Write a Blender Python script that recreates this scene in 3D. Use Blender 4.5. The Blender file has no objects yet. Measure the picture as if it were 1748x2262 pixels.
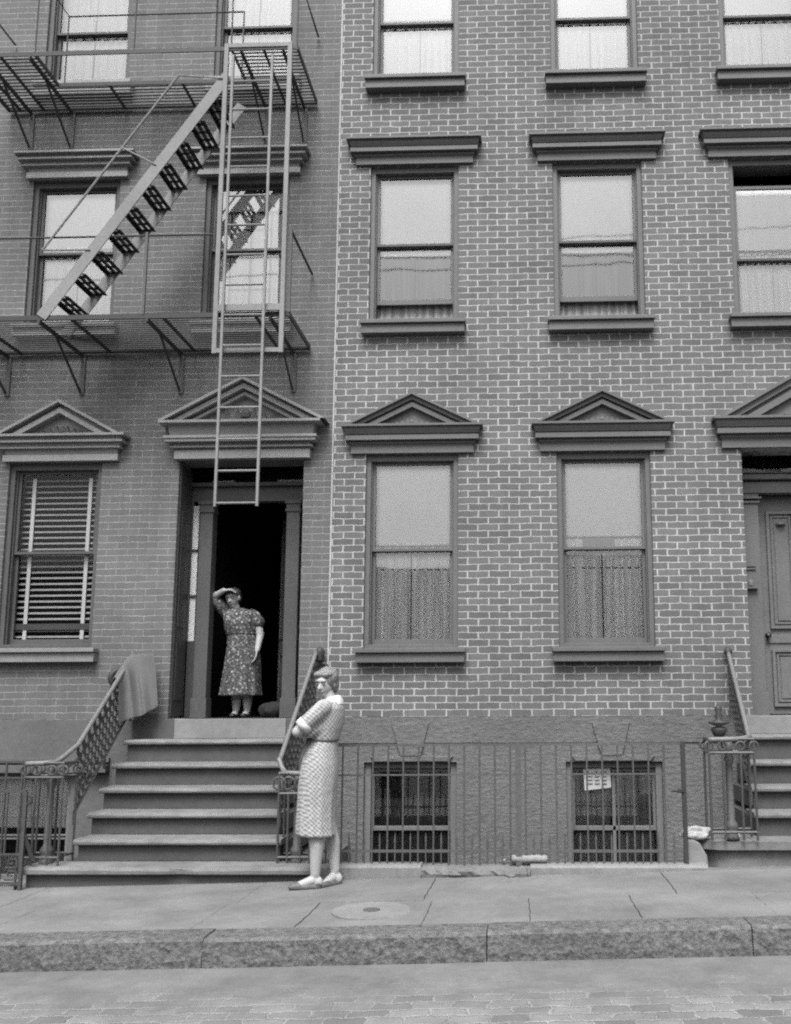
import bpy, bmesh, math, random
from mathutils import Vector, Matrix, Quaternion
random.seed(7)
R = math.radians
sc = bpy.context.scene
C = sc.collection

# ---------------------------------------------------------------- camera
cam_d = bpy.data.cameras.new("camera"); cam = bpy.data.objects.new("camera", cam_d); C.objects.link(cam)
sc.camera = cam
PIT, YAW, ROL = 0.14801, 0.03045, -0.00504
fwd = Vector((-math.sin(YAW)*math.cos(PIT), math.cos(YAW)*math.cos(PIT), math.sin(PIT)))
r0 = Vector((math.cos(YAW), math.sin(YAW), 0)); u0 = r0.cross(fwd)
cr, sr = math.cos(ROL), math.sin(ROL)
rt = r0*cr + u0*sr; up = u0*cr - r0*sr
cam.matrix_world = Matrix(((rt.x, up.x, -fwd.x, 0), (rt.y, up.y, -fwd.y, -8.7229), (rt.z, up.z, -fwd.z, 1.41), (0, 0, 0, 1)))
cam_d.sensor_width = 36; cam_d.sensor_fit = 'AUTO'
cam_d.lens = 2035.05/2262*36
cam_d.shift_x = (874-1100.98)/2262; cam_d.shift_y = (1249.3-1131)/2262
cam_d.clip_end = 500

# ---------------------------------------------------------------- light
SUN_EL, SUN_AZ = 58, 184      # high, from the street side, seen through cloud
w = bpy.data.worlds.new("World"); sc.world = w; w.use_nodes = True
nt = w.node_tree; nt.nodes.clear()
sky = nt.nodes.new('ShaderNodeTexSky'); sky.sky_type = 'NISHITA'; sky.sun_disc = False
sky.sun_elevation = R(SUN_EL); sky.sun_rotation = R(SUN_AZ); sky.dust_density = 6; sky.air_density = 1.5
bw = nt.nodes.new('ShaderNodeRGBToBW'); bg = nt.nodes.new('ShaderNodeBackground'); wo = nt.nodes.new('ShaderNodeOutputWorld')
bg.inputs['Strength'].default_value = 0.15
nt.links.new(sky.outputs[0], bw.inputs[0]); nt.links.new(bw.outputs[0], bg.inputs['Color']); nt.links.new(bg.outputs[0], wo.inputs[0])
sd = bpy.data.lights.new("sun", 'SUN'); sd.energy = 2.2; sd.angle = R(24); sd.color = (1, 1, 1)
sun = bpy.data.objects.new("sun", sd); C.objects.link(sun)
az = R(SUN_AZ); el = R(SUN_EL)
sdir = Vector((math.sin(az)*math.cos(el), math.cos(az)*math.cos(el), math.sin(el)))
sun.rotation_euler = sdir.to_track_quat('Z', 'Y').to_euler()
sun.location = (0, -20, 20)
sc.view_settings.view_transform = 'Standard'; sc.view_settings.look = 'None'
sc.view_settings.exposure = 0.88; sc.view_settings.gamma = 1
sc.render.engine = 'CYCLES'
sc.cycles.filter_width = 2.1
sc.cycles.max_bounces = 6; sc.cycles.diffuse_bounces = 2; sc.cycles.glossy_bounces = 3
sc.cycles.transparent_max_bounces = 12; sc.cycles.use_denoising = False
sc.cycles.caustics_reflective = False; sc.cycles.caustics_refractive = False

# ---------------------------------------------------------------- materials (a black and white photograph: greys only)
class NT:
    def __init__(s, name):
        s.m = bpy.data.materials.new(name); s.m.use_nodes = True; s.t = s.m.node_tree; s.t.nodes.clear()
        s.out = s.n('ShaderNodeOutputMaterial')
    def n(s, typ, **kw):
        x = s.t.nodes.new(typ)
        for k, v in kw.items(): setattr(x, k, v)
        return x
    def l(s, a, b): s.t.links.new(a, b)
    def val(s, sock, v):
        if hasattr(v, 'is_output'): s.l(v, sock)
        else: sock.default_value = v
    def math(s, op, a, b=0.0, c=0.0):
        x = s.n('ShaderNodeMath', operation=op); s.val(x.inputs[0], a); s.val(x.inputs[1], b)
        if len(x.inputs) > 2: s.val(x.inputs[2], c)
        return x.outputs[0]
    def noise(s, vec, scale, detail=3, rough=.55):
        x = s.n('ShaderNodeTexNoise'); x.inputs['Scale'].default_value = scale
        x.inputs['Detail'].default_value = detail; x.inputs['Roughness'].default_value = rough
        s.l(vec, x.inputs['Vector']); return x.outputs['Fac']
    def rng(s, v, a, b, c, d):
        x = s.n('ShaderNodeMapRange'); s.l(v, x.inputs[0])
        for i, q in enumerate((a, b, c, d)): x.inputs[i+1].default_value = q
        return x.outputs[0]
    def pos(s): return s.n('ShaderNodeNewGeometry').outputs['Position']
    def obj(s): return s.n('ShaderNodeTexCoord').outputs['Object']
    def mapping(s, v, scale=(1, 1, 1), rot=(0, 0, 0), loc=(0, 0, 0)):
        x = s.n('ShaderNodeMapping'); s.l(v, x.inputs[0])
        x.inputs['Scale'].default_value = scale; x.inputs['Rotation'].default_value = rot; x.inputs['Location'].default_value = loc
        return x.outputs[0]
    def grey(s, v):
        x = s.n('ShaderNodeCombineColor'); 
        for i in range(3): s.val(x.inputs[i], v)
        return x.outputs[0]
    def finish(s, v, rough=.8, bump=None, bdist=.004, bstr=1.0, spec=.3, metal=0):
        p = s.n('ShaderNodeBsdfPrincipled')
        if hasattr(v, 'is_output'): s.l(s.grey(v), p.inputs['Base Color'])
        else: p.inputs['Base Color'].default_value = (v, v, v, 1)
        s.val(p.inputs['Roughness'], rough); p.inputs['Specular IOR Level'].default_value = spec
        p.inputs['Metallic'].default_value = metal
        if bump is not None:
            b = s.n('ShaderNodeBump'); b.inputs['Distance'].default_value = bdist; b.inputs['Strength'].default_value = bstr
            s.l(bump, b.inputs['Height']); s.l(b.outputs[0], p.inputs['Normal'])
        s.l(p.outputs[0], s.out.inputs[0]); return s.m

def plain(name, v, rough=.75, var=.12, scale=30, bump=.002, spec=.3, big=.12):
    t = NT(name); P = t.pos()
    n1 = t.noise(P, scale, 5); n2 = t.noise(P, 1.7, 4); n3 = t.noise(P, 120, 2, .8)
    c = t.math('MULTIPLY', t.rng(n1, .25, .75, v*(1-var), v*(1+var)), t.rng(n2, .3, .7, 1-big, 1+big))
    c = t.math('MULTIPLY', c, t.rng(n3, .3, .7, .85, 1.15))
    return t.finish(c, rough, n1, bump, 1, spec)

def brick(name, bv, mv, sx, width, row, mort, ox, oz, var, mix=1.0, bdist=.006):
    t = NT(name); P = t.pos()
    s = t.n('ShaderNodeSeparateXYZ'); t.l(P, s.inputs[0])
    # slightly irregular courses
    wob = t.rng(t.noise(P, 2.5, 2), .3, .7, -.004, .004)
    wob2 = t.rng(t.noise(P, 14, 2), .3, .7, -.0035, .0035)
    x = t.math('MULTIPLY', t.math('ADD', t.math('ADD', t.math('ADD', s.outputs[0], s.outputs[1]), -ox), t.math('MULTIPLY', wob, 1.6)), sx)
    z = t.math('ADD', t.math('ADD', s.outputs[2], -oz), t.math('ADD', wob, wob2))
    cmb = t.n('ShaderNodeCombineXYZ'); t.l(x, cmb.inputs[0]); t.l(z, cmb.inputs[1])
    b = t.n('ShaderNodeTexBrick'); t.l(cmb.outputs[0], b.inputs['Vector'])
    b.inputs['Scale'].default_value = 1; b.inputs['Brick Width'].default_value = width*sx; b.inputs['Row Height'].default_value = row
    b.inputs['Mortar Size'].default_value = mort; b.inputs['Mortar Smooth'].default_value = .35; b.inputs['Bias'].default_value = 0
    b.inputs['Color1'].default_value = (bv*(1-var),)*3+(1,); b.inputs['Color2'].default_value = (bv*(1+var),)*3+(1,)
    b.inputs['Mortar'].default_value = (mv, mv, mv, 1)
    n1 = t.noise(P, 60, 5, .7); n2 = t.noise(P, .9, 4); n3 = t.noise(P, 115, 2, .8); n4 = t.noise(P, 5, 4)
    if mix < 1:
        fade = t.math('MULTIPLY', b.outputs['Fac'], t.rng(n4, .35, .65, mix*.5, mix*1.3))
    else:
        fade = t.math('MULTIPLY', b.outputs['Fac'], t.rng(n4, .3, .7, .72, 1.1))
    cc = t.n('ShaderNodeRGBToBW'); t.l(b.outputs['Color'], cc.inputs[0])
    # brick tone outside mortar
    mx = t.n('ShaderNodeMix'); mx.data_type = 'FLOAT'; t.l(fade, mx.inputs[0])
    bt = t.math('MINIMUM', cc.outputs[0], bv*(1+var)); t.l(bt, mx.inputs[2]); mx.inputs[3].default_value = mv
    c = t.math('MULTIPLY', mx.outputs[0], t.rng(n1, .3, .7, .84, 1.16))
    c = t.math('MULTIPLY', c, t.rng(n2, .3, .7, .84, 1.16)); n5 = t.noise(t.mapping(P, (3.2, 1, .35)), 2.2, 5, .6); c = t.math('MULTIPLY', c, t.rng(n5, .35, .65, .91, 1.08)); c = t.math('MULTIPLY', c, t.rng(n3, .3, .7, .76, 1.24))
    h = t.math('ADD', t.math('MULTIPLY', b.outputs['Fac'], -.8), t.math('MULTIPLY', n1, .35))
    return t.finish(c, .85, h, bdist, .8, .2)

M = {}
M['brick_right'] = brick('painted_brick', .108, .33, .60, .201, .0655, .0056, -1.463, 1.287-.0655*20, .13)
M['brick_left'] = brick('old_red_brick', .110, .25, 1.5, .201, .0655, .0044, -4.979, 1.276-.0655*20, .08, .95, .004)
M['trim_right'] = plain('brown_trim_paint', .10, .6, .08, 25, .001)
M['trim_left'] = plain('weathered_trim_paint', .22, .6, .12, 25, .0015)
M['frame_left'] = plain('weathered_frame_paint', .07, .6, .12, 25, .001)
M['sash_dark'] = plain('dark_sash_paint', .055, .5, .1)
M['sash'] = plain('sash_paint', .12, .5, .1)
M['opp_brick'] = plain('facing_brick', .22, .9, .1)
M['cement'] = plain('pale_cement', .165, .9, .15, 20)
M['bundle_dark'] = plain('dark_wool', .018, .95, .5, 40, .006)
M['old_rag'] = plain('dirty_rag', .30, .95, .25, 30, .008)
M['mortar'] = plain('joint_mortar', .36, .9, .2)
M['stone_step'] = plain('worn_bluestone_step', .075, .8, .12, 14, .003, .2, .14)  # risers kept darker than the treads, their shade painted into the colour
M['lit_tread'] = plain('lit_worn_tread', .145, .85, .22, 9, .005, .2, .2)  # tread stone made paler to paint in the light on the step tops
M['sill_stone'] = plain('pale_sill_stone', .17, .8, .12, 14, .003)
M['iron_dark'] = plain('black_iron', .035, .55, .2, 40, .001)
M['iron_rail'] = plain('painted_iron_rail', .05, .5, .25, 40, .001, .5)
M['iron_mid'] = plain('dull_iron', .075, .6, .25, 40, .001)
M['iron_handrail'] = plain('worn_handrail_iron', .12, .5, .2, 40, .001, .5)
M['iron_light'] = plain('pale_painted_iron', .17, .6, .15, 30, .001)
M['shade_white'] = plain('white_roller_shade', .93, .8, .03, 6, .001, .1, .05)
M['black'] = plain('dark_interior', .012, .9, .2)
M['hall'] = plain('dark_hall_paint', .035, .7, .2)
M['dark_wood'] = plain('dark_door_wood', .05, .5, .15)
M['open_door_paint'] = plain('open_door_paint', .13, .5, .12)
M['door_wood'] = plain('painted_door', .11, .5, .1)
M['paper'] = plain('white_paper', .38, .9, .05, 20)
M['skin'] = plain('skin', .31, .55, .05, 20, .0005)
M['shoe'] = plain('worn_leather_shoe', .09, .5, .2)
M['shoe_dark'] = plain('black_leather_shoe', .02, .4, .2)
M['feature'] = plain('dark_features', .11, .6, .1)
M['lip'] = plain('lips', .25, .6, .1)
M['collar'] = plain('white_collar_cloth', .45, .9, .03, 60)
M['cloth'] = plain('grey_wool_cloth', .10, .95, .08, 80, .002)
M['rag'] = plain('pale_rag', .55, .9, .1, 60, .003)
M['stone_dark'] = plain('dark_curb_stone', .13, .85, .2, 22, .004)
M['venetian'] = plain('blind_slat_paint', .27, .5, .1)
M['tape'] = plain('white_tape', .55, .9, .04)

def curtain_mat(name, v, contrast=.25, sc_=22):
    t = NT(name); P = t.pos(); q = t.mapping(P, (1, 1, .04))
    n = t.noise(q, sc_, 3); n2 = t.noise(P, 200, 2)
    c = t.math('MULTIPLY', t.rng(n, .3, .7, v*(1-contrast), v*(1+contrast)), t.rng(n2, .3, .7, .94, 1.06))
    return t.finish(c, .9, n, .004, .5, .1)
M['curtain_white'] = curtain_mat('white_net_curtain', .86, .05)
M['curtain_grey'] = curtain_mat('grey_net_curtain', .88, .22)
M['curtain_dim'] = curtain_mat('dim_curtain', .26, .3)
M['curtain_soft'] = curtain_mat('soft_curtain', .17, .5, 30)
M['curtain_dark'] = curtain_mat('dark_curtain', .12, .35)

def glass(name, refl):
    t = NT(name); tr = t.n('ShaderNodeBsdfTransparent'); gl = t.n('ShaderNodeBsdfGlossy'); mx = t.n('ShaderNodeMixShader')
    gl.inputs['Roughness'].default_value = .03; gl.inputs['Color'].default_value = (.95, .95, .95, 1)
    tr.inputs['Color'].default_value = (.98, .98, .98, 1)
    P = t.pos(); n = t.noise(P, 1.6, 2); b = t.n('ShaderNodeBump'); b.inputs['Distance'].default_value = .02; b.inputs['Strength'].default_value = .08
    t.l(n, b.inputs['Height']); t.l(b.outputs[0], gl.inputs['Normal'])
    f = t.n('ShaderNodeFresnel'); f.inputs['IOR'].default_value = 1.5
    k = t.math('MULTIPLY', f.outputs[0], refl); t.l(k, mx.inputs[0])
    t.l(tr.outputs[0], mx.inputs[1]); t.l(gl.outputs[0], mx.inputs[2]); t.l(mx.outputs[0], t.out.inputs[0]); return t.m
M['glass'] = glass('window_glass', 3.1)
M['old_glass'] = glass('old_window_glass', 4.6)
M['dark_glass'] = glass('low_reflection_glass', .5)  # reflection turned down, otherwise as clear as the other panes

def brownstone():
    t = NT('rough_brownstone'); P = t.pos()
    q = t.mapping(P, (1, 1, 2.2))
    n1 = t.noise(q, 16, 6, .65); n2 = t.noise(P, 1.2, 3); n3 = t.noise(P, 220, 2)
    c = t.math('MULTIPLY', t.rng(n1, .3, .7, .095, .14), t.rng(n2, .3, .7, .88, 1.12)); c = t.math('MULTIPLY', c, t.rng(n3, .3, .7, .85, 1.15))
    return t.finish(c, .9, n1, .018, .8, .15)
M['brownstone'] = brownstone()
M['brownstone_smooth'] = plain('smooth_brownstone', .095, .85, .12, 18, .003)

def pave():
    t = NT('bluestone_flags'); P = t.pos()
    n1 = t.noise(P, 2.2, 6, .6); n2 = t.noise(P, 120, 3, .7); n3 = t.noise(P, 18, 4)
    n4 = t.noise(t.mapping(P, (.7, 1.6, 1)), 1.1, 5, .65); c = t.math('MULTIPLY', t.rng(n1, .3, .7, .115, .17), t.rng(n2, .3, .7, .78, 1.22)); c = t.math('MULTIPLY', c, t.rng(n4, .35, .65, .88, 1.1)); c = t.math('MULTIPLY', c, t.rng(n3, .3, .7, .93, 1.07))
    return t.finish(c, .85, n3, .004, .6, .2)
M['pavement'] = pave()
def granite():
    t = NT('rough_granite_kerb'); P = t.pos()
    v = t.n('ShaderNodeTexVoronoi'); v.inputs['Scale'].default_value = 34; t.l(P, v.inputs['Vector'])
    n1 = t.noise(P, 26, 5, .7); n2 = t.noise(P, 1.5, 3); n3 = t.noise(P, 150, 2)
    c = t.math('MULTIPLY', t.rng(n1, .32, .68, .05, .155), t.rng(n2, .3, .7, .88, 1.12)); c = t.math('MULTIPLY', c, t.rng(n3, .3, .7, .82, 1.18))
    h = t.math('ADD', n1, t.math('MULTIPLY', v.outputs['Distance'], .5))
    return t.finish(c, .85, h, .014, .9, .2)
M['granite'] = granite()
def street():
    t = NT('tarred_cobble_street'); P = t.pos()
    s = t.n('ShaderNodeSeparateXYZ'); t.l(P, s.inputs[0])
    wx = t.math('ADD', s.outputs[0], t.rng(t.noise(P, 7, 4), .3, .7, -.022, .022)); wy = t.math('ADD', s.outputs[1], t.rng(t.noise(P, 8, 4), .3, .7, -.018, .018))
    cmb = t.n('ShaderNodeCombineXYZ'); t.l(wx, cmb.inputs[0]); t.l(wy, cmb.inputs[1])
    b = t.n('ShaderNodeTexBrick'); t.l(cmb.outputs[0], b.inputs['Vector']); b.inputs['Scale'].default_value = 1
    b.inputs['Brick Width'].default_value = .19; b.inputs['Row Height'].default_value = .105; b.inputs['Mortar Size'].default_value = .012; b.inputs['Mortar Smooth'].default_value = 1
    b.inputs['Color1'].default_value = (.105, .105, .105, 1); b.inputs['Color2'].default_value = (.175, .175, .175, 1); b.inputs['Mortar'].default_value = (.225, .225, .225, 1)
    cc = t.n('ShaderNodeRGBToBW'); t.l(b.outputs['Color'], cc.inputs[0])
    n1 = t.noise(P, 1.6, 6, .7); n2 = t.noise(P, 140, 3, .7); n3 = t.noise(P, 4.5, 5, .6)
    bounce_cut = t.rng(wy, -7.0, -5.0, .45, 1.0)  # roadway out of view darkened to cut the light it bounces back
    # tar covers the stones near the kerb, worn away further out in patches
    edge = t.rng(wy, -4.15, -3.62, 1.05, -.25)
    f = t.n('ShaderNodeMath', operation='ADD', use_clamp=True); t.l(edge, f.inputs[0]); t.l(t.rng(n3, .38, .62, -.45, .4), f.inputs[1])
    mx = t.n('ShaderNodeMix'); mx.data_type = 'FLOAT'; t.l(f.outputs[0], mx.inputs[0])
    t.l(t.rng(n1, .3, .7, .105, .15), mx.inputs[2]); t.l(cc.outputs[0], mx.inputs[3])
    c = t.math('MULTIPLY', mx.outputs[0], t.rng(n2, .3, .7, .76, 1.24)); c = t.math('MULTIPLY', c, bounce_cut); n4 = t.noise(P, 5, 5, .7); c = t.math('MULTIPLY', c, t.rng(n4, .35, .65, .86, 1.12))
    h = t.math('ADD', t.math('MULTIPLY', t.math('MULTIPLY', b.outputs['Fac'], f.outputs[0]), -1), t.math('MULTIPLY', n3, .4))
    return t.finish(c, .85, h, .012, .7, .25)
M['street'] = street()

def dress_check():
    t = NT('pale_checked_cotton'); P = t.obj()
    s = t.n('ShaderNodeSeparateXYZ'); t.l(P, s.inputs[0])
    wob = t.rng(t.noise(P, 6, 2), .3, .7, -.012, .012)
    a = t.math('ADD', t.math('MULTIPLY', t.math('ADD', s.outputs[0], s.outputs[1]), .70), wob); z = s.outputs[2]
    u = t.math('ADD', t.math('MULTIPLY', a, .8), t.math('MULTIPLY', z, .75)); v = t.math('SUBTRACT', t.math('MULTIPLY', a, .8), t.math('MULTIPLY', z, .6))
    w1 = t.math('SINE', t.math('MULTIPLY', u, 2*math.pi/.022)); w2 = t.math('SINE', t.math('MULTIPLY', v, 2*math.pi/.025))
    m = t.math('ADD', t.math('MULTIPLY', w1, .6), t.math('MULTIPLY', w2, .4))
    n = t.noise(P, 90, 3)
    c = t.math('MULTIPLY', t.rng(m, -.5, .6, .38, .19), t.rng(n, .3, .7, .72, 1.28))
    n2 = t.noise(P, 9, 3)
    return t.finish(c, .95, n2, .012, .7, .1)
M['dress_check'] = dress_check()
def dress_floral():
    t = NT('dark_floral_cotton'); P = t.obj()
    v = t.n('ShaderNodeTexVoronoi'); v.inputs['Scale'].default_value = 26; t.l(P, v.inputs['Vector']); v.inputs['Randomness'].default_value = 1
    n = t.noise(P, 55, 3, .7); n2 = t.noise(P, 9, 3)
    a = t.rng(v.outputs['Distance'], .10, .38, .26, .0); b = t.rng(n, .48, .62, 0, .12)
    c = t.math('ADD', t.math('ADD', t.math('MAXIMUM', a, 0.0), t.math('MAXIMUM', b, 0.0)), .045)
    return t.finish(c, .9, n2, .012, .7, .1)
M['dress_floral'] = dress_floral()
def hairm(name, v):
    t = NT(name); P = t.obj(); n = t.noise(t.mapping(P, (1, 1, .2)), 110, 5, .7)
    return t.finish(t.rng(n, .35, .65, v*.4, v*1.6), .45, n, .012, 1, .4)
M['hair'] = hairm('brown_hair', .19); M['hair_dark'] = hairm('dark_hair', .03)

# ---------------------------------------------------------------- mesh helpers
class MB:
    def __init__(s): s.v = []; s.f = []
    def add(s, vs, fs):
        o = len(s.v); s.v += [tuple(p) for p in vs]; s.f += [tuple(i+o for i in f) for f in fs]; return s
    def box(s, x0, x1, y0, y1, z0, z1, open_=()):
        vs = [(x0,y0,z0),(x1,y0,z0),(x1,y1,z0),(x0,y1,z0),(x0,y0,z1),(x1,y0,z1),(x1,y1,z1),(x0,y1,z1)]
        return s.add(vs, [(0,3,2,1),(4,5,6,7),(0,1,5,4),(1,2,6,5),(2,3,7,6),(3,0,4,7)])
    def bar(s, p, q, wd, hg=None, upv=(0, 0, 1)):
        p, q = Vector(p), Vector(q); d = (q-p).normalized(); hg = hg or wd
        u = Vector(upv)
        if abs(d.dot(u)) > .98: u = Vector((0, 1, 0))
        a = d.cross(u).normalized(); b = a.cross(d).normalized()
        vs = []
        for e in (p, q):
            for i, j in ((-1,-1),(1,-1),(1,1),(-1,1)): vs.append(e + a*(i*wd/2) + b*(j*hg/2))
        return s.add(vs, [(0,3,2,1),(4,5,6,7),(0,1,5,4),(1,2,6,5),(2,3,7,6),(3,0,4,7)])
    def tube(s, pts, r, n=8, closed=False, rs=None):
        pts = [Vector(p) for p in pts]; k = len(pts); vs = []; fs = []
        a = None
        for i, p in enumerate(pts):
            if closed: d = pts[(i+1) % k]-pts[i-1]
            else: d = pts[min(i+1, k-1)]-pts[max(i-1, 0)]
            d.normalize()
            if a is None:
                a = d.cross(Vector((0, 0, 1)))
                if a.length < .05: a = d.cross(Vector((0, 1, 0)))
            a = (a - d*a.dot(d)).normalized(); b = d.cross(a)
            rr = rs[i] if rs else r
            for j in range(n):
                t = 2*math.pi*j/n; vs.append(p + a*(math.cos(t)*rr) + b*(math.sin(t)*rr))
        m = k if closed else k-1
        for i in range(m):
            for j in range(n):
                i2 = (i+1) % k; fs.append((i*n+j, i*n+(j+1) % n, i2*n+(j+1) % n, i2*n+j))
        if not closed: fs += [tuple(range(n))[::-1], tuple((k-1)*n+j for j in range(n))]
        return s.add(vs, fs)
    def lathe(s, c, prof, n=14):
        c = Vector(c); vs = []; fs = []
        for r, z in prof:
            for j in range(n): t = 2*math.pi*j/n; vs.append(c+Vector((r*math.cos(t), r*math.sin(t), z)))
        for i in range(len(prof)-1):
            for j in range(n): fs.append((i*n+j, i*n+(j+1) % n, (i+1)*n+(j+1) % n, (i+1)*n+j))
        fs += [tuple(range(n))[::-1], tuple((len(prof)-1)*n+j for j in range(n))]
        return s.add(vs, fs)
    def prism(s, poly, y0, y1):   # poly in (x,z), extruded along y; poly counter-clockwise seen from -y
        n = len(poly); vs = [(x, y0, z) for x, z in poly]+[(x, y1, z) for x, z in poly]
        fs = [tuple(range(n)), tuple(range(2*n-1, n-1, -1))]+[(i, i+n, (i+1) % n+n, (i+1) % n) for i in range(n)]
        return s.add(vs, fs)
    def rings(s, rows, close=True, caps=True):
        n = len(rows[0]); vs = [p for r in rows for p in r]; fs = []
        for i in range(len(rows)-1):
            for j in range(n if close else n-1): fs.append((i*n+j, i*n+(j+1) % n, (i+1)*n+(j+1) % n, (i+1)*n+j))
        if caps: fs += [tuple(range(n))[::-1], tuple((len(rows)-1)*n+j for j in range(n))]
        return s.add(vs, fs)
    def build(s, name, mat, parent=None, bevel=0, smooth=False, loc=None):
        me = bpy.data.meshes.new(name); me.from_pydata(s.v, [], s.f)
        bm = bmesh.new(); bm.from_mesh(me)
        if bevel: bmesh.ops.bevel(bm, geom=[e for e in bm.edges if len(e.link_faces) == 2 and e.calc_face_angle(0) > .5], offset=bevel, segments=2, profile=.6, affect='EDGES', clamp_overlap=True)
        if not (isinstance(mat, str) and 'glass' in mat): bmesh.ops.recalc_face_normals(bm, faces=bm.faces)
        bm.to_mesh(me); bm.free()
        if smooth:
            for p in me.polygons: p.use_smooth = True
        me.materials.append(M[mat] if isinstance(mat, str) else mat)
        o = bpy.data.objects.new(name, me); C.objects.link(o)
        if parent is not None: par(o, parent)
        return o
def par(o, p):
    o.parent = p; o.matrix_parent_inverse = wm(p).inverted()
def wm(p):
    m = p.matrix_basis.copy()
    if p.parent is not None: m = wm(p.parent) @ p.matrix_parent_inverse @ m
    return m
def tag(o, label=None, cat=None, group=None, kind=None):
    for k, v in (('label', label), ('category', cat), ('group', group), ('kind', kind)):
        if v: o[k] = v
    return o
def empty(name, loc, label, cat, group=None):
    o = bpy.data.objects.new(name, None); C.objects.link(o); o.location = loc; o.empty_display_size = .2
    return tag(o, label, cat, group)
def G(x): return .062+.024*(x+3)

# ---------------------------------------------------------------- ground
SX0, SX1 = -14, 14
def pavement():
    m = MB()
    # flagstone slabs: each row is a list of joint x positions; thin open joints between
    rows = [(-1.55, -2.36, [-14, -11.6, -9.4, -7.3, -5.2, -3.62, -1.97, -.70, .98, 2.6, 4.4, 6.3, 8.4, 11, 14]),
            (-2.36, -3.07, [-14, -12, -10.1, -8, -6.1, -4.4, -3.3, -2.02, -1.39, -.64, 0.0, .66, 1.46, 3.1, 5, 7.2, 9.5, 12, 14])]
    g = .003
    for y1, y0, xs in rows:
        for a, b in zip(xs[:-1], xs[1:]):
            k = random.uniform(-.003, .003); n = max(1, int((b-a)/.4)); sk = random.uniform(-.03, .03)
            W_ = lambda v, sd: .004*math.sin(v*6+sd)+.002*math.sin(v*31+sd*2)+.0012*math.sin(v*83+sd)
            n = 16; top = []
            for i in range(n+1): x = a+(b-a)*i/n; top.append((x, y0+g+W_(x, y0), 0))
            for i in range(1, n): y = y0+(y1-y0)*i/n; top.append((b-g+W_(y, b), y, 0))
            for i in range(n+1): x = b+(a-b)*i/n; top.append((x, y1-g+W_(x, y1), 0))
            for i in range(1, n): y = y1+(y0-y1)*i/n; top.append((a+g+W_(y, a), y, 0))
            top = [(x, y, G(x)+k) for x, y, z in top]; N_ = len(top)
            c_ = ((a+b)/2, (y0+y1)/2, G((a+b)/2)+k)
            m.add(top+[(x, y, z-.04) for x, y, z in top], [tuple(range(N_))]+[(i, i+N_, (i+1) % N_+N_, (i+1) % N_) for i in range(N_)])
    tag(m.build('pavement', 'pavement'), kind='structure')
    b = MB(); b.add([(SX0, -3.1, G(SX0)-.018), (SX1, -3.1, G(SX1)-.018), (SX1, -1.3, G(SX1)-.018), (SX0, -1.3, G(SX0)-.018)], [(0, 1, 2, 3)])
    tag(b.build('ground_bed', 'stone_dark'), kind='structure')
pavement()
def kerb():
    m = MB(); xs = [-14, -11.2, -8.6, -5.9, -3.9, -1.85, -.24, 1.24, 3.4, 6, 8.8, 11.4, 14]
    for a, b in zip(xs[:-1], xs[1:]):
        nx = int((b-a)/.06); rows = []
        dz = random.uniform(-.004, .004); dy = random.uniform(-.008, .008)
        for i in range(nx+1):
            x = a+.003+(b-a-.006)*i/nx; z = G(x)+.008+dz
            jt = lambda s: random.uniform(-s, s)
            rows.append([(x, -3.075, z), (x, -3.28+dy+jt(.003), z+jt(.002)), (x, -3.305+dy+jt(.004), z-.018), (x, -3.31+dy+jt(.005), z-.07+jt(.01)), (x, -3.315+dy+jt(.005), z-.12), (x, -3.31+dy, z-.26), (x, -3.075, z-.26)])
        m.rings(rows)
    tag(m.build('kerb', 'granite'), kind='structure')
kerb()
m = MB(); xs = [-60, -30, -14, 14, 30, 60]
ys = [-60, -20, -8, -3.29]
vs = [(x, y, (G(max(-14, min(14, x)))-.150)+(.01*min(0, max(-2, y+3.3))*0)) for y in ys for x in xs]
m.add(vs, [(j*6+i, j*6+i+1, (j+1)*6+i+1, (j+1)*6+i) for j in range(3) for i in range(5)])
tag(m.build('street', 'street'), kind='structure')

# ---------------------------------------------------------------- walls with openings
def wall_sheet(m, x0, x1, z0, z1, holes, y=0, depth=.3):
    xs = sorted({x0, x1}|{h[0] for h in holes}|{h[1] for h in holes}); zs = sorted({z0, z1}|{h[2] for h in holes}|{h[3] for h in holes})
    xs = [x for x in xs if x0 <= x <= x1]; zs = [z for z in zs if z0 <= z <= z1]
    for a, b in zip(xs[:-1], xs[1:]):
        for c, d in zip(zs[:-1], zs[1:]):
            cx, cz = (a+b)/2, (c+d)/2
            if any(h[0] < cx < h[1] and h[2] < cz < h[3] for h in holes): continue
            m.add([(a, y, c), (b, y, c), (b, y, d), (a, y, d)], [(0, 1, 2, 3)])
    for (a, b, c, d) in holes:
        c2, d2 = max(c, z0), min(d, z1)
        m.add([(a, y, c2), (a, y+depth, c2), (a, y+depth, d2), (a, y, d2)], [(0, 1, 2, 3)])
        m.add([(b, y, c2), (b, y, d2), (b, y+depth, d2), (b, y+depth, c2)], [(0, 1, 2, 3)])
        if d <= z1: m.add([(a, y, d), (a, y+depth, d), (b, y+depth, d), (b, y, d)], [(0, 1, 2, 3)])
        if c >= z0: m.add([(a, y, c), (b, y, c), (b, y+depth, c), (a, y+depth, c)], [(0, 1, 2, 3)])

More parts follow.
